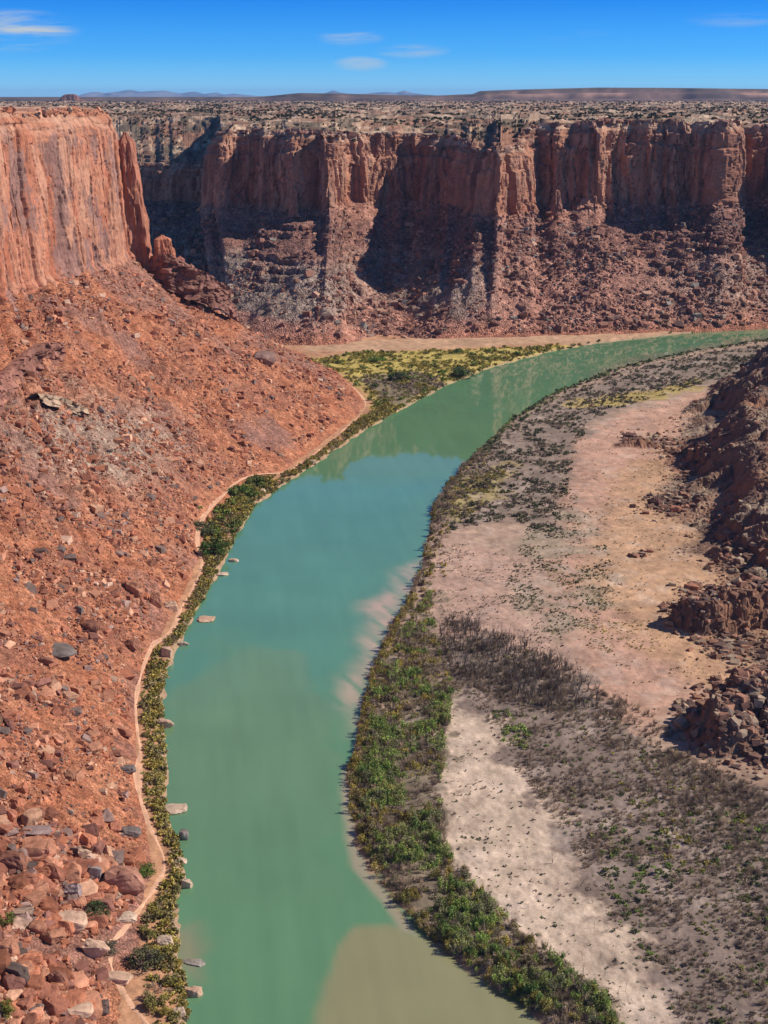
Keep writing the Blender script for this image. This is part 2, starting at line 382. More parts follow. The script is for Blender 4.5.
# hills on the right: brown debris with the faces' shade painted into it, pale caprock on the flats
gz = np.gradient(Zg, axis=0) / np.gradient(Yg, axis=0); gx = np.gradient(Zg, axis=1) / np.gradient(Xg, axis=1)
slope = np.hypot(gx, gz)
onh = smooth(-.5, 1.5, Hg - 1.5)
hc = mix(C3(.15, .095, .07), C3(.215, .13, .09), smooth(-.5, .5, n2))
hc = mix(hc, C3(.36, .27, .19), smooth(.0, .5, n1 + .2) * smooth(.75, .35, slope) * .8)
hc = mix(hc, C3(.30, .15, .09), smooth(.2, .7, n3) * .6)
c = mix(c, hc, onh)
c = mix(c, C3(.42, .25, .15), smooth(2, -1, np.abs(Hg - .2)) * .3 * right)
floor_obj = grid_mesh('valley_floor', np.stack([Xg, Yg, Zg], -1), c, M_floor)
floor_obj.data.polygons.foreach_set('use_smooth', ~(Hg[:-1, :-1] > .8).ravel())

# ------------------------------------------------------------------ river
yr = 180 * (2300 / 180) ** np.linspace(0, 1, 420); ur = np.linspace(-.36, .62, 300)
Yr, Ur = np.meshgrid(yr, ur, indexing='ij'); Xr = Ur * (Yr + 60)
TEAL = C3(.105, .222, .112)
wc = np.broadcast_to(TEAL, Xr.shape + (3,)).copy()
def wz(pix, soft, warp=8):
    wx = Xr + fbm(Xr / 25, Yr / 25, oct=3, seed=120) * warp; wy = Yr + fbm(Xr / 25, Yr / 25, oct=3, seed=121) * warp
    return zone(wx, wy, pix, soft, 0)
wc = mix(wc, C3(.092, .232, .15), wz([(250,480),(450,480),(420,560),(330,700),(230,640),(200,700),(150,690),(190,600)], 22))
pxr, pyr, _ = topix(np.stack([Xr, Yr, Xr * 0], -1))
wc = mix(wc, C3(.145, .225, .115), wz([(170,720),(205,665),(250,646),(300,655),(330,700),(342,780),(330,930),(180,960),(160,800)], 3.5, 7) * .5 * smooth(960, 700, pyr))
wc = mix(wc, C3(.265, .225, .115), wz([(322,968),(330,940),(352,926),(390,926),(425,934),(470,960),(640,1100),(300,1200)], 1.6, 3) * .8 * smooth(285, 350, pxr - (pyr - 950) * -.2))
wc = mix(wc, C3(.50, .345, .25), wz([(414,570),(430,555),(412,606),(376,664),(362,730),(350,712),(356,650),(384,600)], 9, 7) * np.clip(.72 + .55 * fbm((Xr * .8 + Yr * .35) / 2.6, (Yr * .8 - Xr * .3) / 14, oct=3, seed=140), 0, 1))
wc = mix(wc, C3(.26, .20, .12), wz([(176,935),(196,928),(206,955),(192,978),(172,965)], 5, 3) * .7)
wc = mix(wc, C3(.34, .27, .18), wz([(344,765),(352,765),(362,840),(392,900),(420,935),(400,930),(352,868),(341,810)], 1.2, 1) * .8)
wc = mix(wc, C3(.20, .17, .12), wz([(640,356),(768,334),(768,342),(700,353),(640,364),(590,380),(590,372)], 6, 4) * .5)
wc *= (1 + .05 * fbm(Xr / 30, Yr / 30, oct=3, seed=130) + .05 * fbm((Xr + Yr * .12) / 3.5, Yr / 50, oct=4, seed=131))[..., None]
mw = bpy.data.materials.new('river_water'); mw.use_nodes = True; t = mw.node_tree; b = t.nodes['Principled BSDF']
at = N(t, 'ShaderNodeAttribute', attribute_name='Col'); t.links.new(at.outputs['Color'], b.inputs['Base Color'])
b.inputs['Roughness'].default_value = .025; b.inputs['IOR'].default_value = 1.33; b.inputs['Specular IOR Level'].default_value = .62
co = N(t, 'ShaderNodeTexCoord'); mpp = N(t, 'ShaderNodeMapping'); mpp.inputs['Scale'].default_value = (1, .45, 1)
t.links.new(co.outputs['Object'], mpp.inputs[0])
a1 = N(t, 'ShaderNodeTexNoise'); a1.inputs['Scale'].default_value = .35; a1.inputs['Detail'].default_value = 5
t.links.new(mpp.outputs[0], a1.inputs['Vector'])
bp = N(t, 'ShaderNodeBump'); bp.inputs['Strength'].default_value = .10; bp.inputs['Distance'].default_value = .22
a2 = N(t, 'ShaderNodeTexNoise'); a2.inputs['Scale'].default_value = .02; a2.inputs['Detail'].default_value = 4
mp2 = N(t, 'ShaderNodeMapping'); mp2.inputs['Scale'].default_value = (1, .35, 1); mp2.inputs['Rotation'].default_value = (0, 0, .25)
t.links.new(co.outputs['Object'], mp2.inputs[0]); t.links.new(mp2.outputs[0], a2.inputs['Vector'])
r9 = N(t, 'ShaderNodeMapRange'); r9.inputs[1].default_value = .35; r9.inputs[2].default_value = .65; r9.inputs[3].default_value = .015; r9.inputs[4].default_value = .085
t.links.new(a2.outputs['Fac'], r9.inputs[0]); t.links.new(r9.outputs[0], bp.inputs['Strength'])
t.links.new(a1.outputs['Fac'], bp.inputs['Height']); t.links.new(bp.outputs[0], b.inputs['Normal'])
river = grid_mesh('river', np.stack([Xr, Yr, np.zeros_like(Xr)], -1), wc, mw)

# ------------------------------------------------------------------ canyon walls: sheets swept along rails
def resample(ctrl, ds_fn):
    """ctrl: dict of (n, k) arrays; densify linearly along B with a step in metres depending on position, then round corners"""
    B = ctrl['B']; seg = np.hypot(*np.diff(B[:, :2], axis=0).T); L = np.concatenate([[0], np.cumsum(seg)])
    s = [0.]
    while s[-1] < L[-1]:
        y = np.interp(s[-1], L, B[:, 1]); x = np.interp(s[-1], L, B[:, 0]); s.append(s[-1] + ds_fn(x, y))
    s = np.array(s[:-1] + [L[-1]])
    out = {k: np.stack([np.interp(s, L, v[:, j]) for j in range(v.shape[1])], -1) for k, v in ctrl.items()}
    return s, out
def blur(a, k):
    ker = np.hanning(k + 2)[1:-1]; ker /= ker.sum(); p = k // 2
    q = np.pad(a, ((p, p), (0, 0)), 'edge'); return np.stack([np.convolve(q[:, j], ker, 'valid')[:len(a)] for j in range(a.shape[1])], -1)

def wall(name, ctrl, ds_fn, nlev, nslope, zbpow, relief, seed, colfn, mat_c, mat_t, plat, side, strata=5.5, gulamp=4.2, blocky=1.5, BB=1.0, ps=1.0):
    s, c_ = resample(ctrl, ds_fn)
    B = c_['B']; ds = np.diff(s).mean()
    k = max(3, int(8 / ds)) | 1
    B[:, :2] = blur(B[:, :2], k)
    F = c_['F'].copy(); F[:, :2] = blur(F[:, :2], max(3, int(40 / ds)) | 1)
    pw = blur(c_['p'], max(3, int(25 / ds)) | 1)[:, 0]; lg = c_['ledge'][:, 0]; ztop = blur(c_['zt'], max(3, int(4 / ds)) | 1)[:, 0]
    tg = np.gradient(blur(B[:, :2], max(3, int(30 / ds)) | 1), axis=0); nr = np.stack([tg[:, 1], -tg[:, 0]], -1) * side
    nr /= np.linalg.norm(nr, axis=1)[:, None] + 1e-9
    S = s[:, None]; n = len(s)
    # --- cliff rows, bottom (j=0) to top
    v = np.linspace(0, 1, nlev)[None, :]
    zb = B[:, 2:3] + fbm(S / 22, S * 0, oct=3, seed=seed + 9) * 3.0
    zt = ztop[:, None] + fbm(S / 14, S * 0 + 3, oct=3, seed=seed + 8) * 2.0
    hgt = zt - zb; Z = zb + hgt * v
    Sw = S + fbm(S / 30, Z / 50, oct=2, seed=seed + 7) * 5
    big = (np.abs(fbm(Sw / 46, Z / 400, oct=2, seed=seed)) * 1.8 - .7) * 8
    med = (np.abs(fbm(Sw / 15, Z / 140, oct=2, seed=seed + 1)) - .35) * 5.5
    Sq = Sw + fbm(S / 5, Z / 7, oct=3, seed=seed + 44) * 1.6; Zq = Z + fbm(S / 7, Z / 9, oct=3, seed=seed + 45) * 5
    cv, ce = vor(Sq / (9.5 * ps), Zq / 30 + vn(Sq / 11, Sw * 0, seed=seed + 33), seed + 2)
    cv2, ce2 = vor(Sq / (3.8 * ps ** .5), Zq / 9, seed + 5)
    slab = (cv - .5) * 4.4 + (cv2 - .5) * 1.5 - smooth(.09, 0, ce) * 2.2 - smooth(.07, 0, ce2) * .7
    fine = fbm(S / 2.2, Z / 5, oct=3, seed=seed + 3) * .45
    pw1 = Sw / (13 * ps) + vn(Sw / 13, Z * 0, seed=seed + 40) * .45 + fbm(Z / 30, S / 40, oct=2, seed=seed + 41) * .12
    pid = np.floor(pw1); pf = pw1 - pid; zz0 = np.zeros_like(pid, dtype=np.int64)
    pan = _h(pid.astype(np.int64), zz0, zz0, seed + 42) - .5 + (_h(pid.astype(np.int64), zz0, zz0 + 5, seed + 43) - .5) * (pf - .5) * .9
    pb1 = Sw / 37 + vn(Sw / 40, Z * 0, seed=seed + 50) * .5; pbi = np.floor(pb1).astype(np.int64)
    pan = pan + (_h(pbi, zz0, zz0, seed + 51) - .5) * BB
    pan = pan * 6.0 - smooth(.07, 0, np.minimum(pf, 1 - pf)) * 2.2
    bandn = fbm(Z / 3.0, S / 60, oct=3, seed=seed + 4)
    topk = smooth(.80, 1.0, v + .03 * fbm(S / 20, S * 0, oct=2, seed=seed + 12))
    lowk = smooth(.10, .0, v)
    q = (v * hgt) / 5.0; stp = (np.floor(q) + smooth(.0, .35, q - np.floor(q)))
    D = (big + med * .4 / ps ** 2 + pan * (1 - .6 * topk) + slab * .75 * (1 - .5 * topk)) * relief + fine + bandn * (.18 + 1.5 * topk) - topk * (stp - (.8 * hgt / 5.0)) * 1.5 * smooth(.8, 1, v) - v * hgt * .05
    hb = .68 + .07 * fbm(S / 60, S * 0 + 7, oct=3, seed=seed + 60)
    D -= smooth(0, .025, v - hb) * (2.4 + 2.2 * fbm(S / 18, S * 0 + 2, oct=2, seed=seed + 61)) * (BB > .8)
    hb2 = .86 + .05 * fbm(S / 30, S * 0 + 9, oct=3, seed=seed + 62)
    D -= smooth(0, .02, v - hb2) * (2.0 + 2.0 * fbm(S / 12, S * 0 + 4, oct=2, seed=seed + 63))
    cw_ = np.abs(vn(S / 17 + fbm(Z / 14, S / 50, oct=3, seed=seed + 72) * .12, Z * 0, seed=seed + 70)); cm = smooth(-.15, .15, fbm(S / 30, Z / 30, oct=3, seed=seed + 71))
    crack = smooth(.05, .012, cw_) * cm
    D -= crack * 3.2
    D += lowk * (3.0 + fbm(S / 6, Z / 3, oct=3, seed=seed + 14) * 2.5)
    Cx = B[:, 0:1] + nr[:, 0:1] * D; Cy = B[:, 1:2] + nr[:, 1:2] * D
    Cl = np.stack([Cx, Cy, Z], -1)
    ccol = colfn('cliff', Cx, Cy, Z, v + 0 * Z, S + 0 * Z, dict(crack=crack, cv=cv, cv2=cv2, pan=pan, ce=ce, big=big, med=med, topk=topk + 0 * Z, bandn=bandn))
    # --- slope rows from the foot of the cliff down to the valley floor
    tt = np.linspace(0, 1, nslope)[None, :] ** 1.0
    bx, by, bz = Cl[:, 0, 0:1] - nr[:, 0:1] * 2.5, Cl[:, 0, 1:2] - nr[:, 1:2] * 2.5, Cl[:, 0, 2:3] + 3.5
    Bs = blur(np.column_stack([bx[:, 0], by[:, 0]]), max(3, int(34 / ds)) | 1)
    dk = (1 - tt) ** 9
    X = Bs[:, 0:1] + (F[:, 0:1] - Bs[:, 0:1]) * tt + (bx - Bs[:, 0:1]) * dk; Yy = Bs[:, 1:2] + (F[:, 1:2] - Bs[:, 1:2]) * tt + (by - Bs[:, 1:2]) * dk
    Fz = F[:, 2:3]
    prof = (1 - tt) ** pw[:, None]
    Zs = Fz + (bz - Fz) * prof
    edge = np.sin(np.pi * np.clip(tt, 0, 1)) ** .5
    gul = fbm(X / 34, Yy / 34 + tt * .5, oct=3, seed=seed + 20)
    Zs = Zs + edge * (gul * gulamp + fbm(X / 9, Yy / 9, oct=4, seed=seed + 21) * 1.6)
    # harder beds standing out as broken ledges
    q = (Zs + fbm(X / 60, Yy / 60, oct=2, seed=seed + 22) * 3 + fbm(X / 9, Yy / 9, oct=2, seed=seed + 27) * 1.2 + 6 * vn(Zs / 23, Zs * 0, seed=seed + 28)) / strata; fl = np.floor(q); fr = q - fl
    Zt = Zs + (fl + smooth(.5, .72, fr) - q) * strata
    msk = smooth(-.35, .25, fbm(X / 38, Yy / 38, Zs / 10, oct=3, seed=seed + 23) + lg[:, None] * 1.1 - .95 - 1.2 * smooth(.55, .9, tt))
    cvb, ceb = vor(S / 3.2, Zs / 3, seed + 26)
    msk = msk * smooth(0, .06, tt)
    Zs = Zs * (1 - msk * .85) + Zt * msk * .85 + msk * edge * (cvb - .5) * blocky
    Zs = Zs + edge * fbm(X / 2.6, Yy / 2.6, oct=3, seed=seed + 24) * .55
    Sl = np.stack([X, Yy, Zs], -1)
    scol = colfn('slope', X, Yy, Zs, tt + 0 * X, S + 0 * X, dict(msk=msk, gul=gul + 0 * X))
    # --- plateau behind the rim
    px, py, pz = plat(Cl[:, -1, 0], Cl[:, -1, 1], Cl[:, -1, 2], s)
    Pl = np.stack([px, py, pz], -1)[:, 1:]
    dZ = np.abs(np.diff(np.concatenate([Cl[:, -1:, 2], pz[:, 1:]], 1), axis=1)) / (np.hypot(np.diff(np.concatenate([Cl[:, -1:, 0], px[:, 1:]], 1), axis=1), np.diff(np.concatenate([Cl[:, -1:, 1], py[:, 1:]], 1), axis=1)) + .1)
    pcol = colfn('plateau', Pl[..., 0], Pl[..., 1], Pl[..., 2], Pl[..., 0] * 0, S + 0 * Pl[..., 0], {})
    pcol = mix(pcol, C3(.27, .14, .10), smooth(.35, .9, dZ) * .85)
    o = []
    up = grid_mesh(name, np.concatenate([Cl, Pl], 1), np.concatenate([ccol, pcol], 1), mat_c, sm=False)
    ext = Sl[:, -1:].copy(); ext[..., 2] -= 6; dirn = (Sl[:, -1:] - Sl[:, -3:-2]); ext[..., :2] += dirn[..., :2] / (np.linalg.norm(dirn[..., :2], axis=-1, keepdims=True) + 1e-6) * 6
    first = Sl[:, :1].copy()
    P = np.concatenate([Sl, ext], 1); cc = np.concatenate([scol, scol[:, -1:]], 1)
    return up, P, cc, Cl
def fan(rows, steps, level):
    def f(x, y, z, s):
        x = x[:, None]; y = y[:, None]; z = z[:, None]
        d = np.array(steps)[None, :]
        n = len(s); ang = (x / y)[:, 0]; kk = 41; ker = np.hanning(kk + 2)[1:-1]; ker /= ker.sum()
        ang = np.maximum.accumulate(np.convolve(np.pad(ang, kk // 2, 'edge'), ker, 'valid')[:n])[:, None]
        Y = y + d + 0 * x
        X = x + (ang * Y - x) * smooth(0, 45, d)
        lvl = 70 + np.clip(level - z, 0, 90) * 3.2
        t = np.clip(d / lvl, 0, 1) ** .8
        tgt = level - 24 * smooth(3500, 12500, Y) + fbm(X / 90, Y / 90, oct=4, seed=301) * 5 * np.clip(d / 60, 0, 1)
        Z = z + (tgt - z) * t
        q = Z / 4.2 + fbm(X / 60, Y / 60, oct=2, seed=305) * .8; fl = np.floor(q); fr = q - fl
        Zt = Z + (fl + smooth(.6, .8, fr) - q) * 4.2
        Z = np.where(d > 0, Zt * .85 + Z * .15, Z)
        Z = Z + np.clip(d / 20, 0, 1) * fbm(X / 7, Y / 7, oct=3, seed=303) * .5
        return X, Y, Z
    return f
def pcolour(X, Y, Z):
    n = fbm(X / 35, Y / 70, oct=4, seed=311); m = fbm(X / 9, Y / 16, oct=3, seed=312)
    c = mix(C3(.36, .24, .165), C3(.25, .135, .09), smooth(-.3, .4, n))
    c = mix(c, C3(.47, .345, .24), smooth(.15, .6, m - .3 * n + .5 * fbm(X / 120, Y / 200, oct=3, seed=314)))
    c = mix(c, C3(.085, .07, .05), smooth(-.05, .35, fbm(X / 20, Y / 45, oct=5, seed=313, gain=.6)) * .8)  # dark brush, with bands of ledge shadow painted into the colour
    return c

# ---- far wall
FB = [ # px, Y, top py, base py, foot px, foot py, p, ledge
 (-260,2150,158,196,-260,300,1.2,.8),(-60,2080,160,200,-60,300,1.2,.8),(60,2000,163,203,60,300,1.2,.9),(130,1950,166,204,120,310,1.2,1),(175,1900,164,204,170,318,1.2,1),(209,1860,165,205,200,330,1.2,1),
 (216,1640,131,210,222,340,1.2,.5),(222,1590,131,212,235,342,1.1,.6),(255,1585,130,213,262,345,.95,.9),(285,1572,132,213,290,346,.85,1),(318,1558,132,212,315,347,.78,1),(329,1530,133,212,322,346,.78,1),(352,1592,133,211,342,346,.85,1),
 (357,1604,132,208,354,344,1.3,.7),(372,1622,133,206,372,343,1.9,.3),(420,1640,134,205,400,342,1.9,.3),(452,1612,138,208,425,341,1.2,.6),
 (463,1560,150,214,445,340,.92,.7),(496,1492,151,219,488,339,.85,.5),(529,1556,146,213,530,338,.85,.3),(541,1580,126,208,545,337,.95,.3),
 (580,1572,121,207,590,336,.95,.3),(596,1558,121,208,606,335,.95,.3),(606,1580,121,206,616,335,.95,.3),(648,1580,120,206,655,333,.95,.9),(690,1580,121,205,700,331,.95,1.1),(716,1556,121,205,722,330,.95,1.1),(739,1586,120,203,744,329,.95,1),
 (748,1620,128,199,760,328,1.1,1),(775,1630,124,197,790,326,1.1,.9),(800,1560,118,200,810,324,1,.6),(900,1540,117,198,910,318,1,.4),(1050,1560,116,195,1060,310,1,.4),(1250,1600,116,190,1260,300,1,.4)]
Bf = []; zt = []; Ff = []; pp = []; lg = []
for px, Y, pt, pb, fx, fy, p, l in FB:
    b_ = atY(px, pb, Y); Bf.append(b_); zt.append([atY(px, pt, Y)[2]]); g_ = gnd(fx, fy, 1.2); Ff.append([g_[0], g_[1], 1.2]); pp.append([p]); lg.append([l])
ctrlF = dict(B=np.array(Bf), zt=np.array(zt), F=np.array(Ff), p=np.array(pp), ledge=np.array(lg))
def colF(part, X, Y, Z, v, S, d):
    if part == 'plateau': return pcolour(X, Y, Z)
    if part == 'cliff':
        c = mix(C3(.34, .155, .10), C3(.43, .215, .14), smooth(-.6, .6, fbm(S / 18, Z / 90, oct=3, seed=401)))
        str_ = smooth(.05, .6, fbm(S / 5, Z / 70, oct=4, seed=402) + .25)
        c = mix(c, C3(.17, .085, .065), str_ * .55)
        c = mix(c, C3(.44, .27, .19), smooth(.35, .8, d['cv2']) * smooth(.3, .7, d['cv']) * .5)
        c = mix(c, mix(C3(.48, .33, .23), C3(.28, .14, .09), smooth(-.3, .3, d['bandn'])), d['topk'] * .85)
        lay = smooth(1250, 1000, S * 0 + 1000)  # uniform
        return c * (1 + .12 * fbm(S / 2.5, Z / 6, oct=3, seed=403))[..., None]
    n = fbm(X / 30, Z / 6, oct=3, seed=411); m = fbm(X / 8, Y / 8, oct=4, seed=412)
    pxx, _, _ = topix(np.stack([X, Y, Z], -1))
    c = mix(C3(.34, .17, .125), C3(.41, .215, .155), smooth(-.5, .5, m))
    grey = smooth(14, 26, Z + n * 6) * smooth(72, 56, Z + n * 5)
    gx_ = np.interp(pxx, [215, 240, 340, 370, 400, 470, 500, 560, 640, 700, 770, 900], [1, 1, .9, .4, .8, .8, .15, .0, .1, .5, .7, .4])
    c = mix(c, mix(C3(.31, .25, .20), C3(.24, .19, .155), smooth(-.4, .4, m)), grey * gx_ * .9)
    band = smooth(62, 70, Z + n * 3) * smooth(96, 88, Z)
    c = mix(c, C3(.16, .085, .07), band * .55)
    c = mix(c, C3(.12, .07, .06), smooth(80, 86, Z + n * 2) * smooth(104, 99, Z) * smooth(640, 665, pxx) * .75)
    c = mix(c, C3(.35, .15, .095), smooth(.9, 1.0, v) * .8 + smooth(24, 8, Z) * smooth(.2, .7, n) * .5 * (v < .92))
    c = mix(c, C3(.16, .09, .07), d['msk'] * .35)
    return c * (1 + .15 * fbm(X / 3.2, Y / 3.2, oct=3, seed=413))[..., None]
steps = [0, 1, 2.5, 4.5, 7, 10, 14, 18, 23, 28, 34, 41, 49, 58, 68] + list(np.cumsum(68 * .0 + 11 * 1.022 ** np.arange(145)) + 68)
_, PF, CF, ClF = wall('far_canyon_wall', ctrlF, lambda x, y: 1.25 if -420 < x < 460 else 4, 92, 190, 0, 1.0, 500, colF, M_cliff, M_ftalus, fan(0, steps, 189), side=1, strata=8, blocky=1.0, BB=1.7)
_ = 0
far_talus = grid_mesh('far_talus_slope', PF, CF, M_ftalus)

# ---- left wall
LB = [ # X, Y, top z, base z, foot px, foot py, p, ledge
 (-300,180,212,110,95,1200,1.15,.2),(-285,400,212,108,130,1000,1.12,.2),(-262,600,211,106,158,880,1.1,.2),(-240,720,210.5,103,140,770,1.08,.2),(-221,830,210,101,140,690,1.05,.5),(-212,900,210,103,160,640,1.04,.6),
 (-203,950,210,104,190,585,1.02,.4),(-193,1000,209.5,103,215,520,1.0,.3),(-187,1042,209,101,245,488,.98,.3),(-184,1072,208,101,290,468,.96,.3),(-186,1093,205,100,330,438,.95,.3),
 (-196,1112,204,99,367,408,.95,.3),(-215,1150,203,98,362,392,.95,.5),(-290,1180,203,96,340,372,1,.7),(-400,1210,203,95,300,350,1.1,.7),(-600,1250,203,95,180,335,1.1,.7)]
Bf = []; zt = []; Ff = []; pp = []; lg = []
for X, Y, ztp, zb, fx, fy, p, l in LB:
    Bf.append([X, Y, zb]); zt.append([ztp]); g_ = gnd(fx, fy, 2.0); Ff.append([g_[0] - 1, g_[1], 1.6]); pp.append([p]); lg.append([l])
ctrlL = dict(B=np.array(Bf), zt=np.array(zt), F=np.array(Ff), p=np.array(pp), ledge=np.array(lg))
def colL(part, X, Y, Z, v, S, d):
    if part == 'plateau':
        return mix(C3(.50, .34, .24), C3(.36, .18, .12), smooth(-.3, .5, fbm(X / 9, Y / 9, oct=4, seed=601)))
    if part == 'cliff':
        c = mix(C3(.37, .14, .083), C3(.45, .20, .125), smooth(-.5, .5, fbm(S / 14, Z / 40, oct=4, seed=611)))
        c = mix(c, C3(.52, .32, .22), smooth(.6, .9, d['cv']) * .4)
        c = mix(c, C3(.50, .30, .20), smooth(.2, .8, fbm(S / 6, Z / 9, oct=4, seed=612)) * .3)
        vr = smooth(-.02, .18, fbm(S / 12, Z / 30, oct=6, seed=613, gain=.62) + .9 * (.42 - d['cv'])) * (1 - .8 * d['topk'])
        c = mix(c, mix(C3(.21, .125, .105), C3(.29, .165, .135), d['cv2']), vr * .85)
        c = mix(c, C3(.09, .05, .04), d['crack'] * .85)  # cracks painted dark, their shade put into the colour
        c = mix(c, C3(.12, .065, .05), smooth(.06, .0, d['ce']) * smooth(-.1, .4, fbm(S / 12, Z / 20, oct=2, seed=616)) * .8)  # slab borders darkened for shade that the frontal sun doesn't give
        c = mix(c, C3(.13, .07, .055), smooth(.35, .8, fbm(S / 1.6, Z / 30, oct=3, seed=614)) * .35)
        c = mix(c, mix(C3(.50, .30, .20), C3(.34, .15, .09), smooth(-.3, .3, d['bandn'])), d['topk'] * .8)
        return c * (1 + .10 * fbm(S / 2, Z / 5, oct=3, seed=615))[..., None]
    n = fbm(X / 22, Y / 22, oct=4, seed=621); m = fbm(X / 6, Y / 6, oct=4, seed=622)
    c = mix(C3(.345, .135, .075), C3(.40, .175, .10), smooth(-.5, .5, m))
    c = mix(c, C3(.27, .12, .08), smooth(.1, .7, n) * .7)
    pxx, pyy, _ = topix(np.stack([X, Y, Z], -1))
    g = np.exp(-(((pxx - 95 - (pyy - 430) * .6) / 75) ** 2 + ((pyy - 440 + n * 16) / 45) ** 2) ** 1.2)
    c = mix(c, C3(.235, .135, .11), smooth(.0, .5, fbm(X / 40, Y / 60, oct=5, seed=625)) * .65)
    c = mix(c, mix(C3(.30, .215, .165), C3(.40, .33, .25), smooth(.2, .7, m)), np.clip(g * 1.1, 0, .85))
    c = mix(c, C3(.20, .10, .075), d['msk'] * .45)
    return c * (1 + .13 * fbm(X / 2, Y / 2, oct=3, seed=623))[..., None]
def platL(x, y, z, s):
    d = np.array([0, .8, 2, 4, 6, 9, 12, 16, 21, 27, 34, 44, 60, 85, 120, 160])[None, :]
    nx = np.interp(y, [0, 1050, 1110, 1300], [-1, -1, -.75, -.3])[:, None]; nyy = np.interp(y, [0, 1050, 1110, 1300], [0, 0, -.6, -.95])[:, None]
    X = x[:, None] + nx * d; Y = y[:, None] + nyy * d
    Z = z[:, None] + (210.0 - z[:, None]) * smooth(0, 25, d) + np.clip(d / 6, 0, 1) * fbm(X / 14, Y / 14, oct=4, seed=631) * 1.1
    return X, Y, Z
_, PL, CL, ClL = wall('left_canyon_wall', ctrlL, lambda x, y: .8 if 700 < y < 1160 and x > -330 else 1.6, 130, 250, 0, .40, 700, colL, M_cliff, M_talus, platL, side=1, strata=5, gulamp=1.5, blocky=.8, BB=.6, ps=1.9)
left_talus = grid_mesh('left_talus_slope', PL, CL, M_talus)

# ------------------------------------------------------------------ far mesas and mountains
def ridge_line(name, pts, Y, depth, base, colour, mat, steps=700, rough=1., cliff=False, seed=900):
    """pts: (px, py) skyline of a landform standing at distance Y"""
    W = np.array([atY(px, py, Y) for px, py in pts])
    xs = np.linspace(W[0, 0], W[-1, 0], steps); zs = np.interp(xs, W[:, 0], W[:, 2])
    k = (zs.max() - base)
    prof = np.array([0, .12, .25, .4, .52, .60, .64, .74, .78, .9, 1.0, 1.25, 2.0]) if not cliff else np.array([0, .15, .3, .42, .5, .52, .58, .64, .66, .8, 1.0, 1.25, 2.0])
    hz = np.array([0, .08, .2, .36, .52, .66, .78, .90, .96, .99, 1, .85, .0]) if not cliff else np.array([0, .06, .16, .28, .36, .62, .66, .70, .93, .97, 1, 1, .0])
    X = xs[:, None] + 0 * prof[None, :]; h = np.clip(zs - base, 1, None)[:, None]
    Yy = Y - depth + depth * prof[None, :] + fbm(X / (depth * .5), X * 0 + prof[None, :], oct=4, seed=seed) * depth * .16 * rough * (1 - smooth(1, 1.3, prof[None, :]))
    Z = base + h * hz[None, :] + (fbm(X / (depth * .22), prof[None, :] * 3, oct=4, seed=seed + 1) * h * .10 * rough) * np.sin(np.pi * np.clip(hz, 0, 1))[None, :]
    cc = colour(X, Z, (Z - base) / h)
    return grid_mesh(name, np.stack([X, Yy, Z], -1), cc, mat)
def mesacol(X, Z, f):
    n = fbm(X / 220, Z / 20, oct=4, seed=921)
    c = mix(C3(.10, .07, .058), C3(.15, .095, .075), smooth(-.4, .4, n))
    c = mix(c, C3(.44, .26, .19), smooth(300, 1200, X) * smooth(.38, .5, f + n * .06) * smooth(.75, .66, f + n * .08) * smooth(-.2, .3, fbm(X / 600, X * 0, oct=3, seed=922)))
    return mix(c, C3(.09, .075, .055), smooth(.85, .97, f) * .6)
ridge_line('far_mesa', [(-500,97),(100,97),(255,97),(275,95.5),(300,93),(340,93.5),(390,95),(440,95.5),(475,94),(482,91),(520,89.5),(600,87.5),(680,88),(768,89),(900,88),(1100,90),(1500,90)], 9500, 900, 160, mesacol, M_far, 900, 1, True, 930)
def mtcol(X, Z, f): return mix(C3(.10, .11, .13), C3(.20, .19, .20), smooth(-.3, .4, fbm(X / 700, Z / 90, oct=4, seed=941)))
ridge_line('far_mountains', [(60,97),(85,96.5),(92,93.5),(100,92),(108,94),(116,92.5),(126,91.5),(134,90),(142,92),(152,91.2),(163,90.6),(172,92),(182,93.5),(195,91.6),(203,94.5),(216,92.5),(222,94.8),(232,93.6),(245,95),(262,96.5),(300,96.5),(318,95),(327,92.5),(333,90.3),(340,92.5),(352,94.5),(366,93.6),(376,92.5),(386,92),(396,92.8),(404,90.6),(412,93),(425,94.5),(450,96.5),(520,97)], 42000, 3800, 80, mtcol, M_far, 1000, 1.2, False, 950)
bt = ridge_line('far_butte', [(55,101),(60,99.5),(62.5,95.5),(65,94.4),(69,94.0),(73,94.0),(77,95),(79.5,99),(84,101)], 7600, 40, 172, lambda X, Z, f: mix(C3(.30, .17, .12), C3(.22, .11, .085), smooth(.3, .6, f)), M_far, 120, .6, True, 960)
del bt['kind']; tagit(bt, 'lone small flat topped butte standing on the horizon left of the blue mountains', 'butte')
bt.name = 'butte'

bm = bmesh.new(); bmesh.ops.create_cube(bm, size=1)
hm_ = bpy.data.meshes.new('haze'); bm.to_mesh(hm_); bm.free()
mh = bpy.data.materials.new('haze_air'); mh.use_nodes = True; t = mh.node_tree; t.nodes.clear()
pv = N(t, 'ShaderNodeVolumePrincipled'); pv.inputs['Color'].default_value = (.34, .60, 1, 1); pv.inputs['Density'].default_value = HAZE
mo = N(t, 'ShaderNodeOutputMaterial'); t.links.new(pv.outputs[0], mo.inputs['Volume'])
haze = obj('haze', hm_, mh); haze['kind'] = 'stuff'; haze.scale = (44000, 50000, 330); haze.location = (0, 24000, 154)
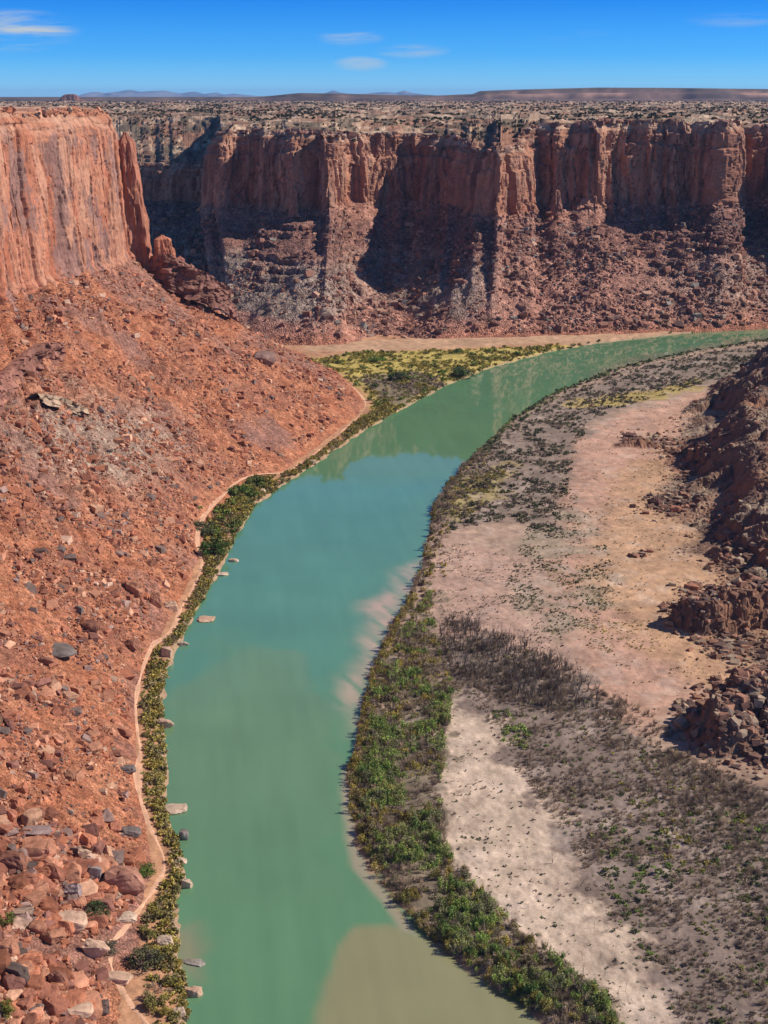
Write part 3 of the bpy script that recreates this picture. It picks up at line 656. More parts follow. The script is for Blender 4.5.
# ------------------------------------------------------------------ scattering tools
bpy.context.view_layer.update()
BVH = {}
def bvh_of(o):
    if o.name not in BVH: BVH[o.name] = o
    return o
GROUND = [floor_obj, left_talus, far_talus]
def height(x, y, objs=None):
    best = -50.; nn = Vector((0, 0, 1))
    for o in (objs or GROUND):
        ok, loc, nrm, _ = o.ray_cast(Vector((x, y, 400)), Vector((0, 0, -1)))
        if ok and loc.z > best: best = loc.z; nn = nrm
    return best, nn
def heights(XY, objs=None):
    return np.array([height(float(a), float(b), objs)[0] for a, b in XY])
def sample_cells(P, wgt, n):
    a, b, c_, d = P[:-1, :-1], P[1:, :-1], P[1:, 1:], P[:-1, 1:]
    nr = np.cross(c_ - a, d - b); ar = np.linalg.norm(nr, axis=-1) * .5
    w_ = (ar * (wgt[:-1, :-1])).ravel(); w_ = w_ / w_.sum()
    k = rng.choice(len(w_), n, p=w_)
    u, v = rng.random(n)[:, None], rng.random(n)[:, None]
    g = lambda q: q.reshape(-1, 3)[k]
    pos = g(a) * (1 - u) * (1 - v) + g(b) * u * (1 - v) + g(c_) * u * v + g(d) * (1 - u) * v
    return pos
def merge(name, protos, pid, pos, rotz, tilt, scl, col, mat, kind='stuff', smooth_=False):
    """one mesh from many copies; protos: list of (V, F, vcol); scl (n,3)"""
    VV, FF, CC = [], [], []; off = 0
    nv = protos[0][1].shape[1]
    for p, (V, F, vc) in enumerate(protos):
        m = np.where(pid == p)[0]
        if not len(m): continue
        cz, sz = np.cos(rotz[m]), np.sin(rotz[m]); cx, sx = np.cos(tilt[m]), np.sin(tilt[m])
        v = V[None] * scl[m][:, None, :]
        y = v[..., 1] * cx[:, None] - v[..., 2] * sx[:, None]; z = v[..., 1] * sx[:, None] + v[..., 2] * cx[:, None]
        x = v[..., 0] * cz[:, None] - y * sz[:, None]; y = v[..., 0] * sz[:, None] + y * cz[:, None]
        W = np.stack([x, y, z], -1) + pos[m][:, None, :]
        VV.append(W.reshape(-1, 3)); CC.append((col[m][:, None, :] * vc[None]).reshape(-1, 3))
        FF.append((F[None] + (off + np.arange(len(m)) * len(V))[:, None, None]).reshape(-1, nv)); off += len(m) * len(V)
    me = raw_mesh(name, np.concatenate(VV), np.concatenate(FF), nv, np.clip(np.concatenate(CC), .003, .9), smooth_)
    o = obj(name, me, mat)
    if kind: o['kind'] = kind
    return o
def vis(P, mar=25):
    a, b, d = topix(P); return (a > -mar) & (a < 768 + mar) & (b > 60) & (b < 1024 + 60)

# ------------------------------------------------------------------ rocks
def hull(seed, npts=14, sub=0, jit=.3, flat=1.0):
    r = random.Random(seed); bm = bmesh.new()
    pts = [(a, b, c) for a in (-1, 1) for b in (-1, 1) for c in (-1, 1)]
    for p in pts: bm.verts.new((p[0] * (.8 + r.uniform(-jit, jit * .5)), p[1] * (.75 + r.uniform(-jit, jit * .5)), p[2] * (.62 + r.uniform(-jit, jit * .5)) * flat))
    for i in range(npts - 8):
        v = Vector((r.gauss(0, 1), r.gauss(0, 1), r.gauss(0, 1))).normalized() * r.uniform(.85, 1.12); v.z *= .72 * flat; bm.verts.new(v)
    res = bmesh.ops.convex_hull(bm, input=bm.verts)
    bmesh.ops.delete(bm, geom=[g for g in bm.verts if not g.link_faces], context='VERTS')
    bmesh.ops.triangulate(bm, faces=bm.faces)
    for _ in range(sub):
        bmesh.ops.subdivide_edges(bm, edges=bm.edges[:], cuts=1, use_grid_fill=True)
    bmesh.ops.triangulate(bm, faces=bm.faces)
    bm.verts.index_update(); bm.normal_update()
    V = np.array([v.co[:] for v in bm.verts]); F = np.array([[v.index for v in f.verts] for f in bm.faces])
    if sub:
        n = np.array([v.normal[:] for v in bm.verts])
        ln = np.linalg.norm(V, axis=1, keepdims=True)
        d = fbm(V[:, 0] * 1.6 + seed, V[:, 1] * 1.6, V[:, 2] * 1.6, oct=4, seed=seed) * .09
        cr_ = smooth(.10, 0, np.abs(vn(V[:, 0] * 1.3 + seed * 3, V[:, 1] * 1.1, V[:, 2] * 1.4, seed=seed + 5))) * .07
        V = V * (1 - .10 * smooth(.85, 1.2, ln)) + n * (d - cr_)[:, None]
    bm.free()
    return V, F, np.ones((len(V), 3))
rock_lo = [hull(i, 8 + (i % 3) * 2) for i in range(12)]
rock_hi = [hull(100 + i, 15 + i % 6, sub=3, jit=.45) for i in range(10)]
for k_ in range(len(rock_lo)):
    V, F, _ = rock_lo[k_]; rock_lo[k_] = (V, F, np.ones((len(V), 3)))
ROCKCOL = np.array([(.36, .145, .085), (.42, .20, .125), (.30, .125, .08), (.47, .265, .17), (.22, .10, .075), (.17, .12, .10), (.50, .33, .235), (.26, .17, .14)])
ROCKW = np.array([.27, .22, .19, .10, .10, .05, .03, .04])
def rock_set(P, wgt, n, r0, rmax, a, cols=ROCKCOL, cw=ROCKW, boost=None):
    pos = sample_cells(P, wgt, n)
    pos = pos[vis(pos, 60)]; n = len(pos)
    r = np.minimum(rmax, r0 * rng.random(n) ** (-1 / a))
    if boost is not None: r = r * boost(pos)
    ci = rng.choice(len(cols), n, p=cw / cw.sum())
    col = cols[ci] * (1 + .2 * rng.standard_normal((n, 1)))
    scl = np.stack([r * rng.uniform(.8, 1.35, n), r * rng.uniform(.65, 1.1, n), r * rng.uniform(.6, 1.1, n)], -1)
    return dict(pos=pos, r=r, col=np.clip(col, .03, .8), ci=ci, scl=scl, rz=rng.uniform(0, 6.28, n), ti=rng.normal(0, .35, n), pid=rng.integers(0, 12, n))
one = lambda P: np.ones(P.shape[:2])
def wl(P):
    a, b, d = topix(P)
    n = fbm(P[..., 0] / 16, P[..., 1] / 16, oct=3, seed=777)
    return np.clip(.45 + n * .9 + smooth(780, 900, b) * .5, .04, 2) / np.clip(d / 500, .6, 3) ** 1.1
LT = PL[:, 4:-8]; FT = PF[:, 4:-6]
def boostL(p):
    a, b, d = topix(p); return 1 + .45 * smooth(780, 900, b) * smooth(190, 120, a)
S1 = rock_set(LT, wl(LT), 88000, .38, 2.8, 2.15, boost=boostL); S1['zone'] = 'left'
FARC = np.array([(.24, .12, .09), (.30, .155, .11), (.19, .10, .08), (.36, .22, .16), (.15, .09, .075), (.42, .29, .22), (.22, .19, .165)])
def wf(P):
    a, b, d = topix(P); n = fbm(P[..., 0] / 26, P[..., 1] / 26, oct=3, seed=778)
    return np.clip(.4 + n * .9 + .5 * smooth(440, 560, a) - .3 * smooth(360, 250, a), .05, 2)
S2 = rock_set(FT, wf(FT), 26000, .8, 4.6, 2.3, FARC, np.array([.25, .25, .2, .1, .1, .03, .07])); S2['zone'] = 'far'
PG = np.stack([Xg, Yg, Zg], -1)
HC = np.array([(.23, .13, .09), (.17, .10, .075), (.32, .17, .115), (.13, .085, .07), (.34, .25, .18)])
wh = smooth(-.5, 2, Hg) * (Xg > 0) * np.clip(.5 + fbm(Xg / 14, Yg / 14, oct=3, seed=779), .05, 2)
S3 = rock_set(PG, wh, 30000, .28, 1.9, 2.3, HC, np.array([.3, .25, .2, .15, .1])); S3['zone'] = 'hill'
clus = [((630, 436), 14, 7), ((664, 440), 20, 9), ((655, 503), 22, 10), ((676, 505), 22, 9), ((700, 470), 22, 12), ((640, 553), 8, 3), ((690, 588), 16, 6), ((725, 645), 30, 16), ((700, 625), 26, 12), ((690, 612), 30, 12), ((685, 715), 16, 14), ((735, 650), 26, 12), ((735, 705), 40, 30), ((745, 740), 40, 30), ((740, 610), 40, 20), ((735, 560), 24, 14)]
sets = [S1, S2, S3]
for (cx, cy), sx_, sy_ in clus:
    n = int(22 + sx_ * sy_ * .35); pp_ = gnd(cx + rng.normal(0, sx_ * .5, n), cy + rng.normal(0, sy_ * .5, n), 3)
    z = heights(pp_, [floor_obj]); r = np.minimum(2.3, .5 * rng.random(n) ** (-1 / 1.6)); ci = rng.choice(5, n)
    sets.append(dict(pos=np.column_stack([pp_, z]), r=r, col=HC[ci] * rng.uniform(.8, 1.2, (n, 1)), ci=ci, scl=np.stack([r * 1.1, r * .9, r * .85], -1), rz=rng.uniform(0, 6.28, n), ti=rng.normal(0, .3, n), pid=rng.integers(0, 12, n), zone='hill'))
for q_ in sets: q_['app'] = q_['r'] / topix(q_['pos'])[2] * vis(q_['pos'], -4)
# keep the trail clear
TRAIL = [(168,1060),(150,1024),(128,1000),(112,975),(108,950),(120,940),(135,915),(152,890),(163,872),(164,852),(156,838),(146,815),(139,795),(137,770),(141,750),(137,730),(135,705),(139,680),(146,660),(153,645),(168,632),(176,622),(180,606),(190,592),(198,576),(203,560),(196,545),(204,522),(222,500),(240,484),(262,476),(288,470),(308,458),(330,440),(350,424),(364,410),(366,400),(356,392),(335,384)]
tr = gnd(*np.array(TRAIL, float).T, 2.4)
tr = np.stack([np.interp(np.linspace(0, len(tr) - 1, 500), np.arange(len(tr)), tr[:, j]) for j in (0, 1)], -1)
tr = blur(tr, 17)
S1['app'] *= 1
keep_ = polydist(S1['pos'][:, 0], S1['pos'][:, 1], tr)[0] > 1.6 + S1['r']
for k_ in ('pos', 'r', 'col', 'ci', 'scl', 'rz', 'ti', 'pid', 'app'): S1[k_] = S1[k_][keep_]
thr = np.sort(np.concatenate([q_['app'] for q_ in sets]))[-215]
hi_me = []
for i, (V, F, vc) in enumerate(rock_hi):
    me = raw_mesh('boulder', V, F, 3, np.ones((len(V), 3)), False); me.materials.append(M_rock); hi_me.append(me)
LAB = {'left': ('rust red angular boulder lying in the sunlit rubble of the left talus slope', 'boulders on the left talus slope'),
       'far': ('brown boulder resting on the talus below the far shaded cliffs', 'boulders on the far talus slope'),
       'hill': ('brown block of rock among the debris of the right hand hillside', 'blocks on the right hillside')}
LABD = 'dark varnished boulder lying in the sunlit rubble of the left talus slope'
LABP = 'pale tan boulder lying in the sunlit rubble of the left talus slope'
def boulder(pos, scl, rz, ti, col, pid, label, group, cat='boulder', name='boulder'):
    o = bpy.data.objects.new(name, hi_me[pid % len(hi_me)]); COL.objects.link(o)
    o.location = pos; o.scale = scl; o.rotation_euler = (ti, 0, rz); o.color = (*col, 1)
    return tagit(o, label, cat, group)
for q_ in sets:
    m = q_['app'] >= thr
    for i in np.where(m)[0]:
        l_, g_ = LAB[q_['zone']]
        if q_['zone'] == 'left': l_ = LABD if q_['ci'][i] == 5 else LABP if q_['ci'][i] in (3, 6) else l_
        boulder(q_['pos'][i] + [0, 0, q_['scl'][i][2] * .15], q_['scl'][i], q_['rz'][i], q_['ti'][i], q_['col'][i], int(q_['pid'][i]), l_, g_)
    q_['m'] = ~m
def merge_rocks(name, ss):
    g = lambda k: np.concatenate([q_[k][q_['m']] for q_ in ss])
    return merge(name, rock_lo, g('pid'), g('pos') + np.array([0, 0, .1]), g('rz'), g('ti'), g('scl'), g('col'), M_rock)
merge_rocks('talus_rubble', [S1]); merge_rocks('far_talus_rubble', [S2]); merge_rocks('hillside_rubble', sets[2:])

# boulders one can single out
RDc, VDc, PLc, GRc, BRc, WTc = (.40, .19, .12), (.16, .13, .115), (.50, .33, .23), (.29, .25, .21), (.24, .11, .075), (.50, .37, .27)
NAMED = [ # px, py, w, h (pixels), tilt, colour, label
 (177,808,27,15,.1,WTc,'long pale tan boulder half in the shrubs at the waterline, largest of the left bank'),
 (184,836,10,15,.0,GRc,'small upright grey boulder at the waterline just below the long pale tan one'),
 (181,860,14,10,.1,WTc,'flat pale rock at the waterline between the grey boulder and the whitish block'),
 (187,884,12,15,.2,WTc,'whitish block at the water edge beside the trail bend'),
 (166,724,16,15,.1,PLc,'pinkish boulder at the waterline beside the narrow straight stretch of trail'),
 (194,962,24,8,.0,GRc,'flat dark grey slab lying out in the water near the tan shallows'),
 (194,992,17,15,.1,PLc,'rounded pinkish boulder at the water edge below the flat dark slab'),
 (165,941,18,17,.2,WTc,'pale split boulder on the shore above the tan shallows'),
 (175,929,10,8,.0,WTc,'small whitish rock touching the water above the tan shallows'),
 (180,1012,14,16,.1,WTc,'pale rock on the shore at the bottom of the picture'),
 (207,619,20,7,.0,PLc,'flat tan slab jutting out into the river from the left bank shrubs'),
 (222,574,12,6,.0,WTc,'flat pale ledge rock at the waterline above the jutting slab'),
 (234,560,11,6,.0,WTc,'low pale rock at the waterline below the grey shrubs'),
 (167,652,13,15,.2,PLc,'tan wedge shaped rock between trail and water beside the cluster of pale stones'),
 (184,644,10,8,.0,WTc,'pale grey stone at the waterline beside the tan wedge shaped rock'),
 (262,491,8,6,.0,WTc,'pale stone standing in shallow water near the river bend'),
 (313,463,8,6,.0,PLc,'dark topped rock standing in shallow water near the river bend'),
 (156,597,12,20,.1,RDc,'upright flat faced orange red slab above the trail'),
 (134,586,21,20,.5,RDc,'tilted orange red block left of the upright slab above the trail'),
 (172,606,14,15,.2,PLc,'tan block with shaded side beside the trail, right of the upright slab'),
 (116,581,12,10,.1,RDc,'small red block left of the tilted block above the trail'),
 (91,627,16,16,.2,BRc,'dark brown rounded boulder on the open slope left of the trail'),
 (60,650,32,14,.1,VDc,'long blue grey slab lying on the slope'),
 (79,605,9,12,.0,VDc,'small blue grey upright rock above the dark brown boulder'),
 (46,654,15,12,.1,BRc,'brown block touching the left end of the long blue grey slab'),
 (131,644,16,14,.3,BRc,'dark red boulder directly left of the trail bend'),
 (128,769,16,11,.0,VDc,'blue grey slab close to the left edge of the trail'),
 (116,752,16,8,.1,BRc,'thin dark slab above the blue grey slab beside the trail'),
 (130,831,23,15,.1,VDc,'dark grey boulder beside the trail above the green bush'),
 (104,791,9,9,.1,PLc,'small tan boulder alone on smooth red rubble'),
 (34,812,28,17,.2,BRc,'large brown overhanging boulder above the grey slab'),
 (35,827,31,12,.0,(.27,.19,.17),'grey brown slab lying under the large brown overhanging boulder'),
 (124,878,43,38,.15,(.36,.18,.125),'great red brown block beside the green bush, largest boulder on the slope'),
 (95,872,15,22,.4,(.26,.215,.19),'smooth grey slab leaning beside the great red brown block'),
 (85,854,14,17,.2,PLc,'orange tan block above the leaning grey slab'),
 (98,852,12,12,.1,VDc,'blue grey block between the orange tan block and the great block'),
 (39,848,34,27,.2,RDc,'big dark red boulder below the grey brown slab'),
 (13,860,28,26,.1,BRc,'big brown boulder at the left edge of the picture with a shaded face'),
 (69,920,38,27,.3,PLc,'long tan topped boulder left of the dark green bush'),
 (74,888,20,24,.2,(.30,.22,.2),'grey red block above the long tan topped boulder'),
 (26,912,20,19,.1,VDc,'blue grey boulder near the left edge of the picture'),
 (38,927,18,18,.1,RDc,'red boulder right below the blue grey boulder at left'),
 (59,980,22,26,.2,BRc,'split brown boulder with a dark crack low on the slope'),
 (118,976,31,13,.0,PLc,'flat pale tan slab left of the trail near the bottom'),
 (97,949,26,26,.4,PLc,'tilted tan boulder below the grey leafless bush'),
 (125,916,24,14,.0,WTc,'pale flat rock on the left edge of the trail below the great block'),
 (6,950,26,26,.1,RDc,'red boulder cut by the left edge of the picture'),
 (34,893,16,16,.2,RDc,'red block between the big brown boulder and the blue grey one'),
 (77,1008,34,22,.1,PLc,'pale boulder at the bottom edge of the picture left of the trail'),
 (54,840,14,10,.2,BRc,'dark angular block right of the grey brown slab'),
 (275,332,0,0,0,RDc,''),
 (264,362,22,16,.3,(.27,.17,.14),'dark jutting block on the skyline shoulder of the left talus'),
 (676,508,14,9,.1,(.42,.20,.13),'orange boulder catching the sun among the dark blocks on the right flat'),
 (692,587,16,10,.1,(.36,.17,.11),'red brown boulder below the pale capped knoll'),
 (650,551,8,5,.1,(.36,.17,.11),'small lone orange rock on the tan flat'),
 (655,502,14,11,.3,(.13,.07,.06),'dark upright block in the rock cluster on the right flat'),
 (630,436,14,7,.3,(.15,.08,.065),'dark slab pile on the pink flat below the shaded ridge'),
]
for i, (px, py, w_, h_, ti, col, lb) in enumerate(NAMED):
    if not w_: continue
    g_ = gnd(px, py + h_ * .25, 2.0); x, y = g_
    for _ in range(3):                          # settle on the surface met by the sight line
        z, nn = height(x, y); z = max(z, -.3); x, y = gnd(px, py + h_ * .25, z)
    z, nn = height(x, y); z = max(z, -.4)
    a, b, dep = topix([x, y, z]); e = math.asin(min(.95, (CAM_Z - z) / math.hypot(dep, .1) * .97))
    wm = w_ * dep / FPX * .5; hp = h_ * dep / FPX
    dm = wm * 2 * .62; hm = max(.30 * wm * 2, (hp - dm * math.sin(e)) / math.cos(e)); 
    if hp < wm * 2 * .5: dm = hp / math.sin(e) * .75; hm = max(.22 * wm * 2, hp * .5)
    boulder((x, y, z + hm * .28), (wm * 1.12, dm * .62, hm * .72), rng.uniform(-.35, .35), ti * .5, col, i * 7 + 3, lb, None)

# the thin tower and the fins at the end of the left cliff
def tower(name, px, pyb, Y, zb, zt_, wx_, wy_, lean, col, label, seed, cat='rock tower', top=.45):
    b_ = atY(px, pyb, Y); nz_, na = 60, 48
    z = np.linspace(0, 1, nz_)[:, None]; a = np.linspace(0, 2 * np.pi, na, endpoint=False)[None, :]
    sup = (np.abs(np.cos(a)) ** 4 + np.abs(np.sin(a)) ** 4) ** -.25
    tap = (1 - (1 - top) * z ** 1.3) * (1 - .8 * smooth(.93, 1.0, z)) * (1 + .25 * smooth(.15, 0, z))
    cvx, _ = vor(a * 1.6 + z * 0, z * 5, seed); 
    rr_ = sup * tap * (1 + .26 * fbm(np.cos(a) * 1.8 + 9, np.sin(a) * 1.8, z * 4, oct=5, seed=seed, gain=.6) + .34 * (cvx - .5))
    H_ = zt_ - zb
    X = b_[0] + rr_ * np.cos(a) * wx_ + lean * z ** 1.2 * H_; Y_ = Y + rr_ * np.sin(a) * wy_; Z = zb + z * H_ + 0 * a
    V = np.stack([X, Y_, Z], -1); cc = np.clip(C3(*col) * (1 + .25 * fbm(a * 2, z * 4, oct=3, seed=seed + 3)[..., None] + .12 * fbm(a * 0, z * 16, oct=2, seed=seed + 4)[..., None]), .02, .8)
    idx = np.arange(nz_ * na).reshape(nz_, na); nx_ = np.roll(idx, -1, 1)
    F = np.stack([idx[:-1], nx_[:-1], nx_[1:], idx[1:]], -1).reshape(-1, 4)
    capc = np.array([[X[-1].mean(), Y, zt_ + .3]])
    V2 = np.concatenate([V.reshape(-1, 3), capc]); 
    F = np.concatenate([F, np.stack([idx[-1], nx_[-1], np.full(na, len(V2) - 1), np.full(na, len(V2) - 1)], -1)])
    F3 = np.concatenate([F[:, [0, 1, 2]], F[:, [0, 2, 3]]]); F3 = F3[F3[:, 1] != F3[:, 2]]
    F3 = F3[(F3[:, 0] != F3[:, 2])]
    me = raw_mesh(name, V2, F3, 3, np.concatenate([cc.reshape(-1, 3), cc[-1, :1]]), False)
    o = obj(name, me, M_cliff); return tagit(o, label, cat)
tower('rock_tower', 142, 262, 1096, 84, 193, 9.5, 12, -.075, (.36, .155, .10), 'tall thin leaning red rock tower at the far end of the left cliff', 11, top=.5)
tower('rock_fin', 166, 262, 1085, 78, 121, 8.5, 6, -.05, (.40, .165, .10), 'rounded red rock fin standing at the foot of the left cliff', 12, 'rock fin', top=.6)
tower('rock_fin', 179, 262, 1085, 74, 106, 5.5, 5, .02, (.30, .13, .09), 'smaller jagged fin just right of the rounded red fin', 13, 'rock fin', top=.5)
tower('rock_fin', 189, 266, 1088, 70, 100, 4.2, 5, .05, (.30, .15, .11), 'pale topped stub of rock third in the row right of the rounded fin', 14, 'rock fin', top=.5)
tower('rock_pinnacle', 294, 216, 1545, 98, 128, 5, 5, .02, (.36, .18, .12), 'slim sunlit pinnacle leaning against the foot of the far cliff', 15, 'rock pinnacle', top=.4)
tower('rock_pinnacle', 557, 208, 1535, 100, 126, 5, 5, .0, (.28, .14, .10), 'small pointed pinnacle at the foot of the far cliff right of the big buttress', 16, 'rock pinnacle', top=.35)

def hit(px, py, objs=None):
    u, y, z = ray(px, py); dd = Vector((float(u), float(y), float(z))).normalized(); best = None
    for o in (objs or GROUND):
        ok, loc, _, _ = o.ray_cast(Vector((0, 0, CAM_Z)), dd)
        if ok and (best is None or loc.length < best.length): best = loc
    return best
def ledge(name, pts, zt_, h, depth, col, label, seed, steps_=5, mat=None):
    """stack of broken beds along a line (px,py,Y); top at the sight line"""
    W = np.array([atY(*p) if p[2] > 100 else np.array(hit(p[0], p[1], [left_talus])) + [0, 0, p[2]] for p in pts]); L = np.concatenate([[0], np.cumsum(np.hypot(*np.diff(W[:, :2], axis=0).T))])
    s = np.arange(0, L[-1], .8); x = np.interp(s, L, W[:, 0]); y = np.interp(s, L, W[:, 1]); z0 = np.interp(s, L, W[:, 2])
    dx, dy = np.gradient(x), np.gradient(y); l = np.hypot(dx, dy); nx_, ny_ = dy / l, -dx / l
    u = np.linspace(0, 1, 44)[None, :]; S = s[:, None] + 0 * u
    Z = z0[:, None] + 1.5 - h * u
    cva, cea = vor(S / 5, Z / 3.2, seed); q = (Z + fbm(S / 30, Z * 0, oct=2, seed=seed)) / 3.6
    D = u * depth * .45 + (np.floor(u * steps_) / steps_) * depth * .35 + (cva - .5) * 3.2 + fbm(S / 9, Z / 9, oct=3, seed=seed + 1) * 2.2 - smooth(.08, 0, cea) * 1.2 + (vn(q, q * 0, seed=seed + 2)) * 1.2
    X = x[:, None] + nx_[:, None] * D; Y_ = y[:, None] + ny_[:, None] * D
    back = np.stack([x[:, None] - nx_[:, None] * np.array([[14., 5]]), y[:, None] - ny_[:, None] * np.array([[14., 5]]), z0[:, None] + np.array([[-7., .8]])], -1)
    P = np.concatenate([back, np.stack([X, Y_, Z], -1)], 1)
    cc = C3(*col) * (1 + .3 * np.concatenate([cva[:, :2] * 0, cva - .5], 1)[..., None]) 
    cc = mix(cc, C3(*col) * 1.5, np.concatenate([cva[:, :2] * 0 + .6, smooth(.8, .95, cva)], 1))
    return grid_mesh(name, P, cc, mat or M_cliff, 'structure', False)
ledge('rock_ledge', [(152,258,1088),(168,256,1076),(190,268,1074),(210,276,1080),(232,292,1100)], 0, 24, 8, (.21, .105, .08), '', 21)
ledge('rock_ledge', [(-14,404,4),(6,388,5),(24,372,6),(44,356,6),(66,352,4)], 0, 15, 8, (.24, .115, .085), '', 22, 3)
ledge('rock_ledge', [(40,402,3),(64,406,3),(88,414,2)], 0, 6, 4, (.34, .24, .165), '', 23, 2)

# ------------------------------------------------------------------ trail
nrm = np.gradient(tr, axis=0); nrm = np.stack([nrm[:, 1], -nrm[:, 0]], -1); nrm /= np.linalg.norm(nrm, axis=1)[:, None]
wd = .95 + .6 * fbm(np.arange(500) / 14., np.zeros(500), oct=3, seed=5)
cr5 = np.linspace(-1, 1, 5)
TP = tr[:, None, :] + nrm[:, None, :] * (cr5[None, :, None] * wd[:, None, None])
TZ = heights(TP.reshape(-1, 2), [floor_obj, left_talus]).reshape(500, 5)
mid = blur(TZ.max(1)[:, None], 9); TZ = np.maximum(TZ, mid - .3) + np.array([-.06, .05, .09, .05, -.06])[None, :]
trail = grid_mesh('trail', np.concatenate([TP, TZ[..., None]], -1), np.broadcast_to(C3(.62, .37, .24), (500, 5, 3)) * (1 + .1 * fbm(np.arange(500)[:, None] / 3., cr5[None, :], oct=3, seed=8))[..., None], M_floor)

# ------------------------------------------------------------------ vegetation
def tri_leaves(cen, size, r, droop=0):
    n = len(cen); a = r.standard_normal((n, 3)); a /= np.linalg.norm(a, axis=1)[:, None]
    b = np.cross(a, r.standard_normal((n, 3))); b /= np.linalg.norm(b, axis=1)[:, None]
    s_ = size * r.uniform(.6, 1.3, (n, 1)); c2 = np.cross(a, b)
    V = np.stack([cen + a * s_, cen - a * s_ * .6 + b * s_ * .8, cen - a * s_ * .6 - b * s_ * .8], 1)
    return V.reshape(-1, 3)
def leafy(seed, n, size, upright=0., clumps=9, hgt=1.0, spread=.34):
    r = np.random.default_rng(seed)
    k = clumps; th = r.uniform(0, 6.28, k); rr_ = np.sqrt(r.random(k)) * .72; cz = r.uniform(.3, .95, k) * (1 - .45 * rr_ ** 2) * hgt
    cc = np.stack([rr_ * np.cos(th), rr_ * np.sin(th), cz], -1)
    w_ = r.integers(0, k, n); d = r.standard_normal((n, 3)); d /= np.linalg.norm(d, axis=1)[:, None]
    p = cc[w_] + d * (r.random((n, 1)) ** .45) * spread * np.array([1, 1, .85 + upright])
    p[:, 2] = np.abs(p[:, 2]) * 1.0
    V = tri_leaves(p, size, r); t = r.uniform(.72, 1.28, n) * (r.uniform(.8, 1.2, k)[w_])
    return V, np.arange(len(V)).reshape(-1, 3), np.repeat(t, 3)[:, None] * np.ones((1, 3))
def sticks(seed, n, hgt=1.1, spread=.8, wd_=.012, side_=3):
    r = np.random.default_rng(seed); V = []; F = []
    def st(p, q, w0, w1):
        p, q = np.array(p), np.array(q); d = (q - p) / (np.linalg.norm(q - p) + 1e-9); a = np.cross(d, [.3, .8, .5]); a /= np.linalg.norm(a); b = np.cross(d, a); o = len(V)
        for pt, w_ in ((p, w0), (q, w1)):
            for k in range(3): an = k * 2.094; V.append(pt + (a * math.cos(an) + b * math.sin(an)) * w_)
        for k in range(3):
            k2 = (k + 1) % 3; F.append((o + k, o + k2, o + 3 + k2)); F.append((o + k, o + 3 + k2, o + 3 + k))
    for i in range(n):
        th = r.uniform(0, 6.28); e = r.uniform(.15, 1) * spread; top = np.array([e * math.cos(th), e * math.sin(th), hgt * r.uniform(.6, 1.05) * (1 - .3 * e)])
        base = np.array([r.normal(0, .1), r.normal(0, .1), -.05]); m = base + (top - base) * .5 + r.normal(0, .05, 3)
        st(base, m, wd_ * 1.6, wd_ * 1.2); st(m, top, wd_ * 1.2, wd_ * .5)
        st(m, m + (top - base) * .3 + r.normal(0, .14, 3), wd_, wd_ * .4)
    V = np.array(V); return V, np.array(F), np.ones((len(V), 3))
def snag(seed):
    """burnt tree: a slim bent trunk with a few bare branches, unit height"""
    r = np.random.default_rng(seed); V, F = [], []
    def tube(pts, w_):
        o = len(V)
        for i, (p, w0) in enumerate(zip(pts, w_)):
            for k in range(4): an = k * 1.571; V.append((p[0] + w0 * math.cos(an), p[1] + w0 * math.sin(an), p[2]))
        for i in range(len(pts) - 1):
            for k in range(4):
                k2 = (k + 1) % 4; a = o + i * 4
                F.append((a + k, a + k2, a + 4 + k2)); F.append((a + k, a + 4 + k2, a + 4 + k))
    for j in range(r.integers(1, 4)):
        dx, dy = r.normal(0, .16, 2); pts = [np.array([dx * t * t * 1.3 + r.normal(0, .006), dy * t * t * 1.3 + r.normal(0, .006), t * (1 - .15 * j)]) for t in np.linspace(-.02, 1, 6)]
        tube(pts, np.linspace(.017, .005, 6))
        for b_ in range(r.integers(3, 7)):
            i = r.integers(2, 5); p = pts[i]; d = r.normal(0, .12, 2)
            tube([p, p + np.array([d[0] * .6, d[1] * .6, .07]), p + np.array([d[0], d[1], .17])], [.007, .005, .002])
    V = np.array(V); return V, np.array(F), np.ones((len(V), 3))
LO = [leafy(i, 130, .19, clumps=9) for i in range(8)]
LOU = [leafy(20 + i, 190, .105, upright=.8, clumps=10, hgt=1.2, spread=.26) for i in range(6)]
HI = [leafy(40 + i, 620, .085, clumps=13) for i in range(6)]
HIU = [leafy(60 + i, 560, .075, upright=.7, clumps=11, hgt=1.15, spread=.27) for i in range(5)]
TINY = [leafy(80 + i, 26, .32, clumps=4, hgt=.8) for i in range(6)]
DEAD = [sticks(100 + i, 24) for i in range(6)]
SNAG = [snag(200 + i) for i in range(10)]
GRN = np.array([(.15, .20, .045), (.18, .23, .055), (.11, .15, .04), (.21, .22, .07)])
BGRN = np.array([(.24, .32, .085), (.30, .37, .10), (.18, .25, .075), (.32, .33, .12), (.26, .25, .13)])
OLV = np.array([(.30, .25, .08), (.36, .29, .08), (.22, .20, .065), (.40, .31, .085), (.29, .23, .11)])
YEL = np.array([(.34, .29, .06), (.40, .33, .08), (.25, .24, .06), (.18, .18, .06)])
GRY = np.array([(.28, .21, .155), (.34, .255, .185), (.21, .16, .125), (.38, .29, .20)])
DGR = np.array([(.09, .115, .055), (.13, .14, .07), (.08, .085, .05), (.16, .155, .09)])
MIX1 = np.concatenate([DGR, GRY[:3]])
veg = {'leafy': [], 'upright': [], 'tiny': [], 'dead': []}
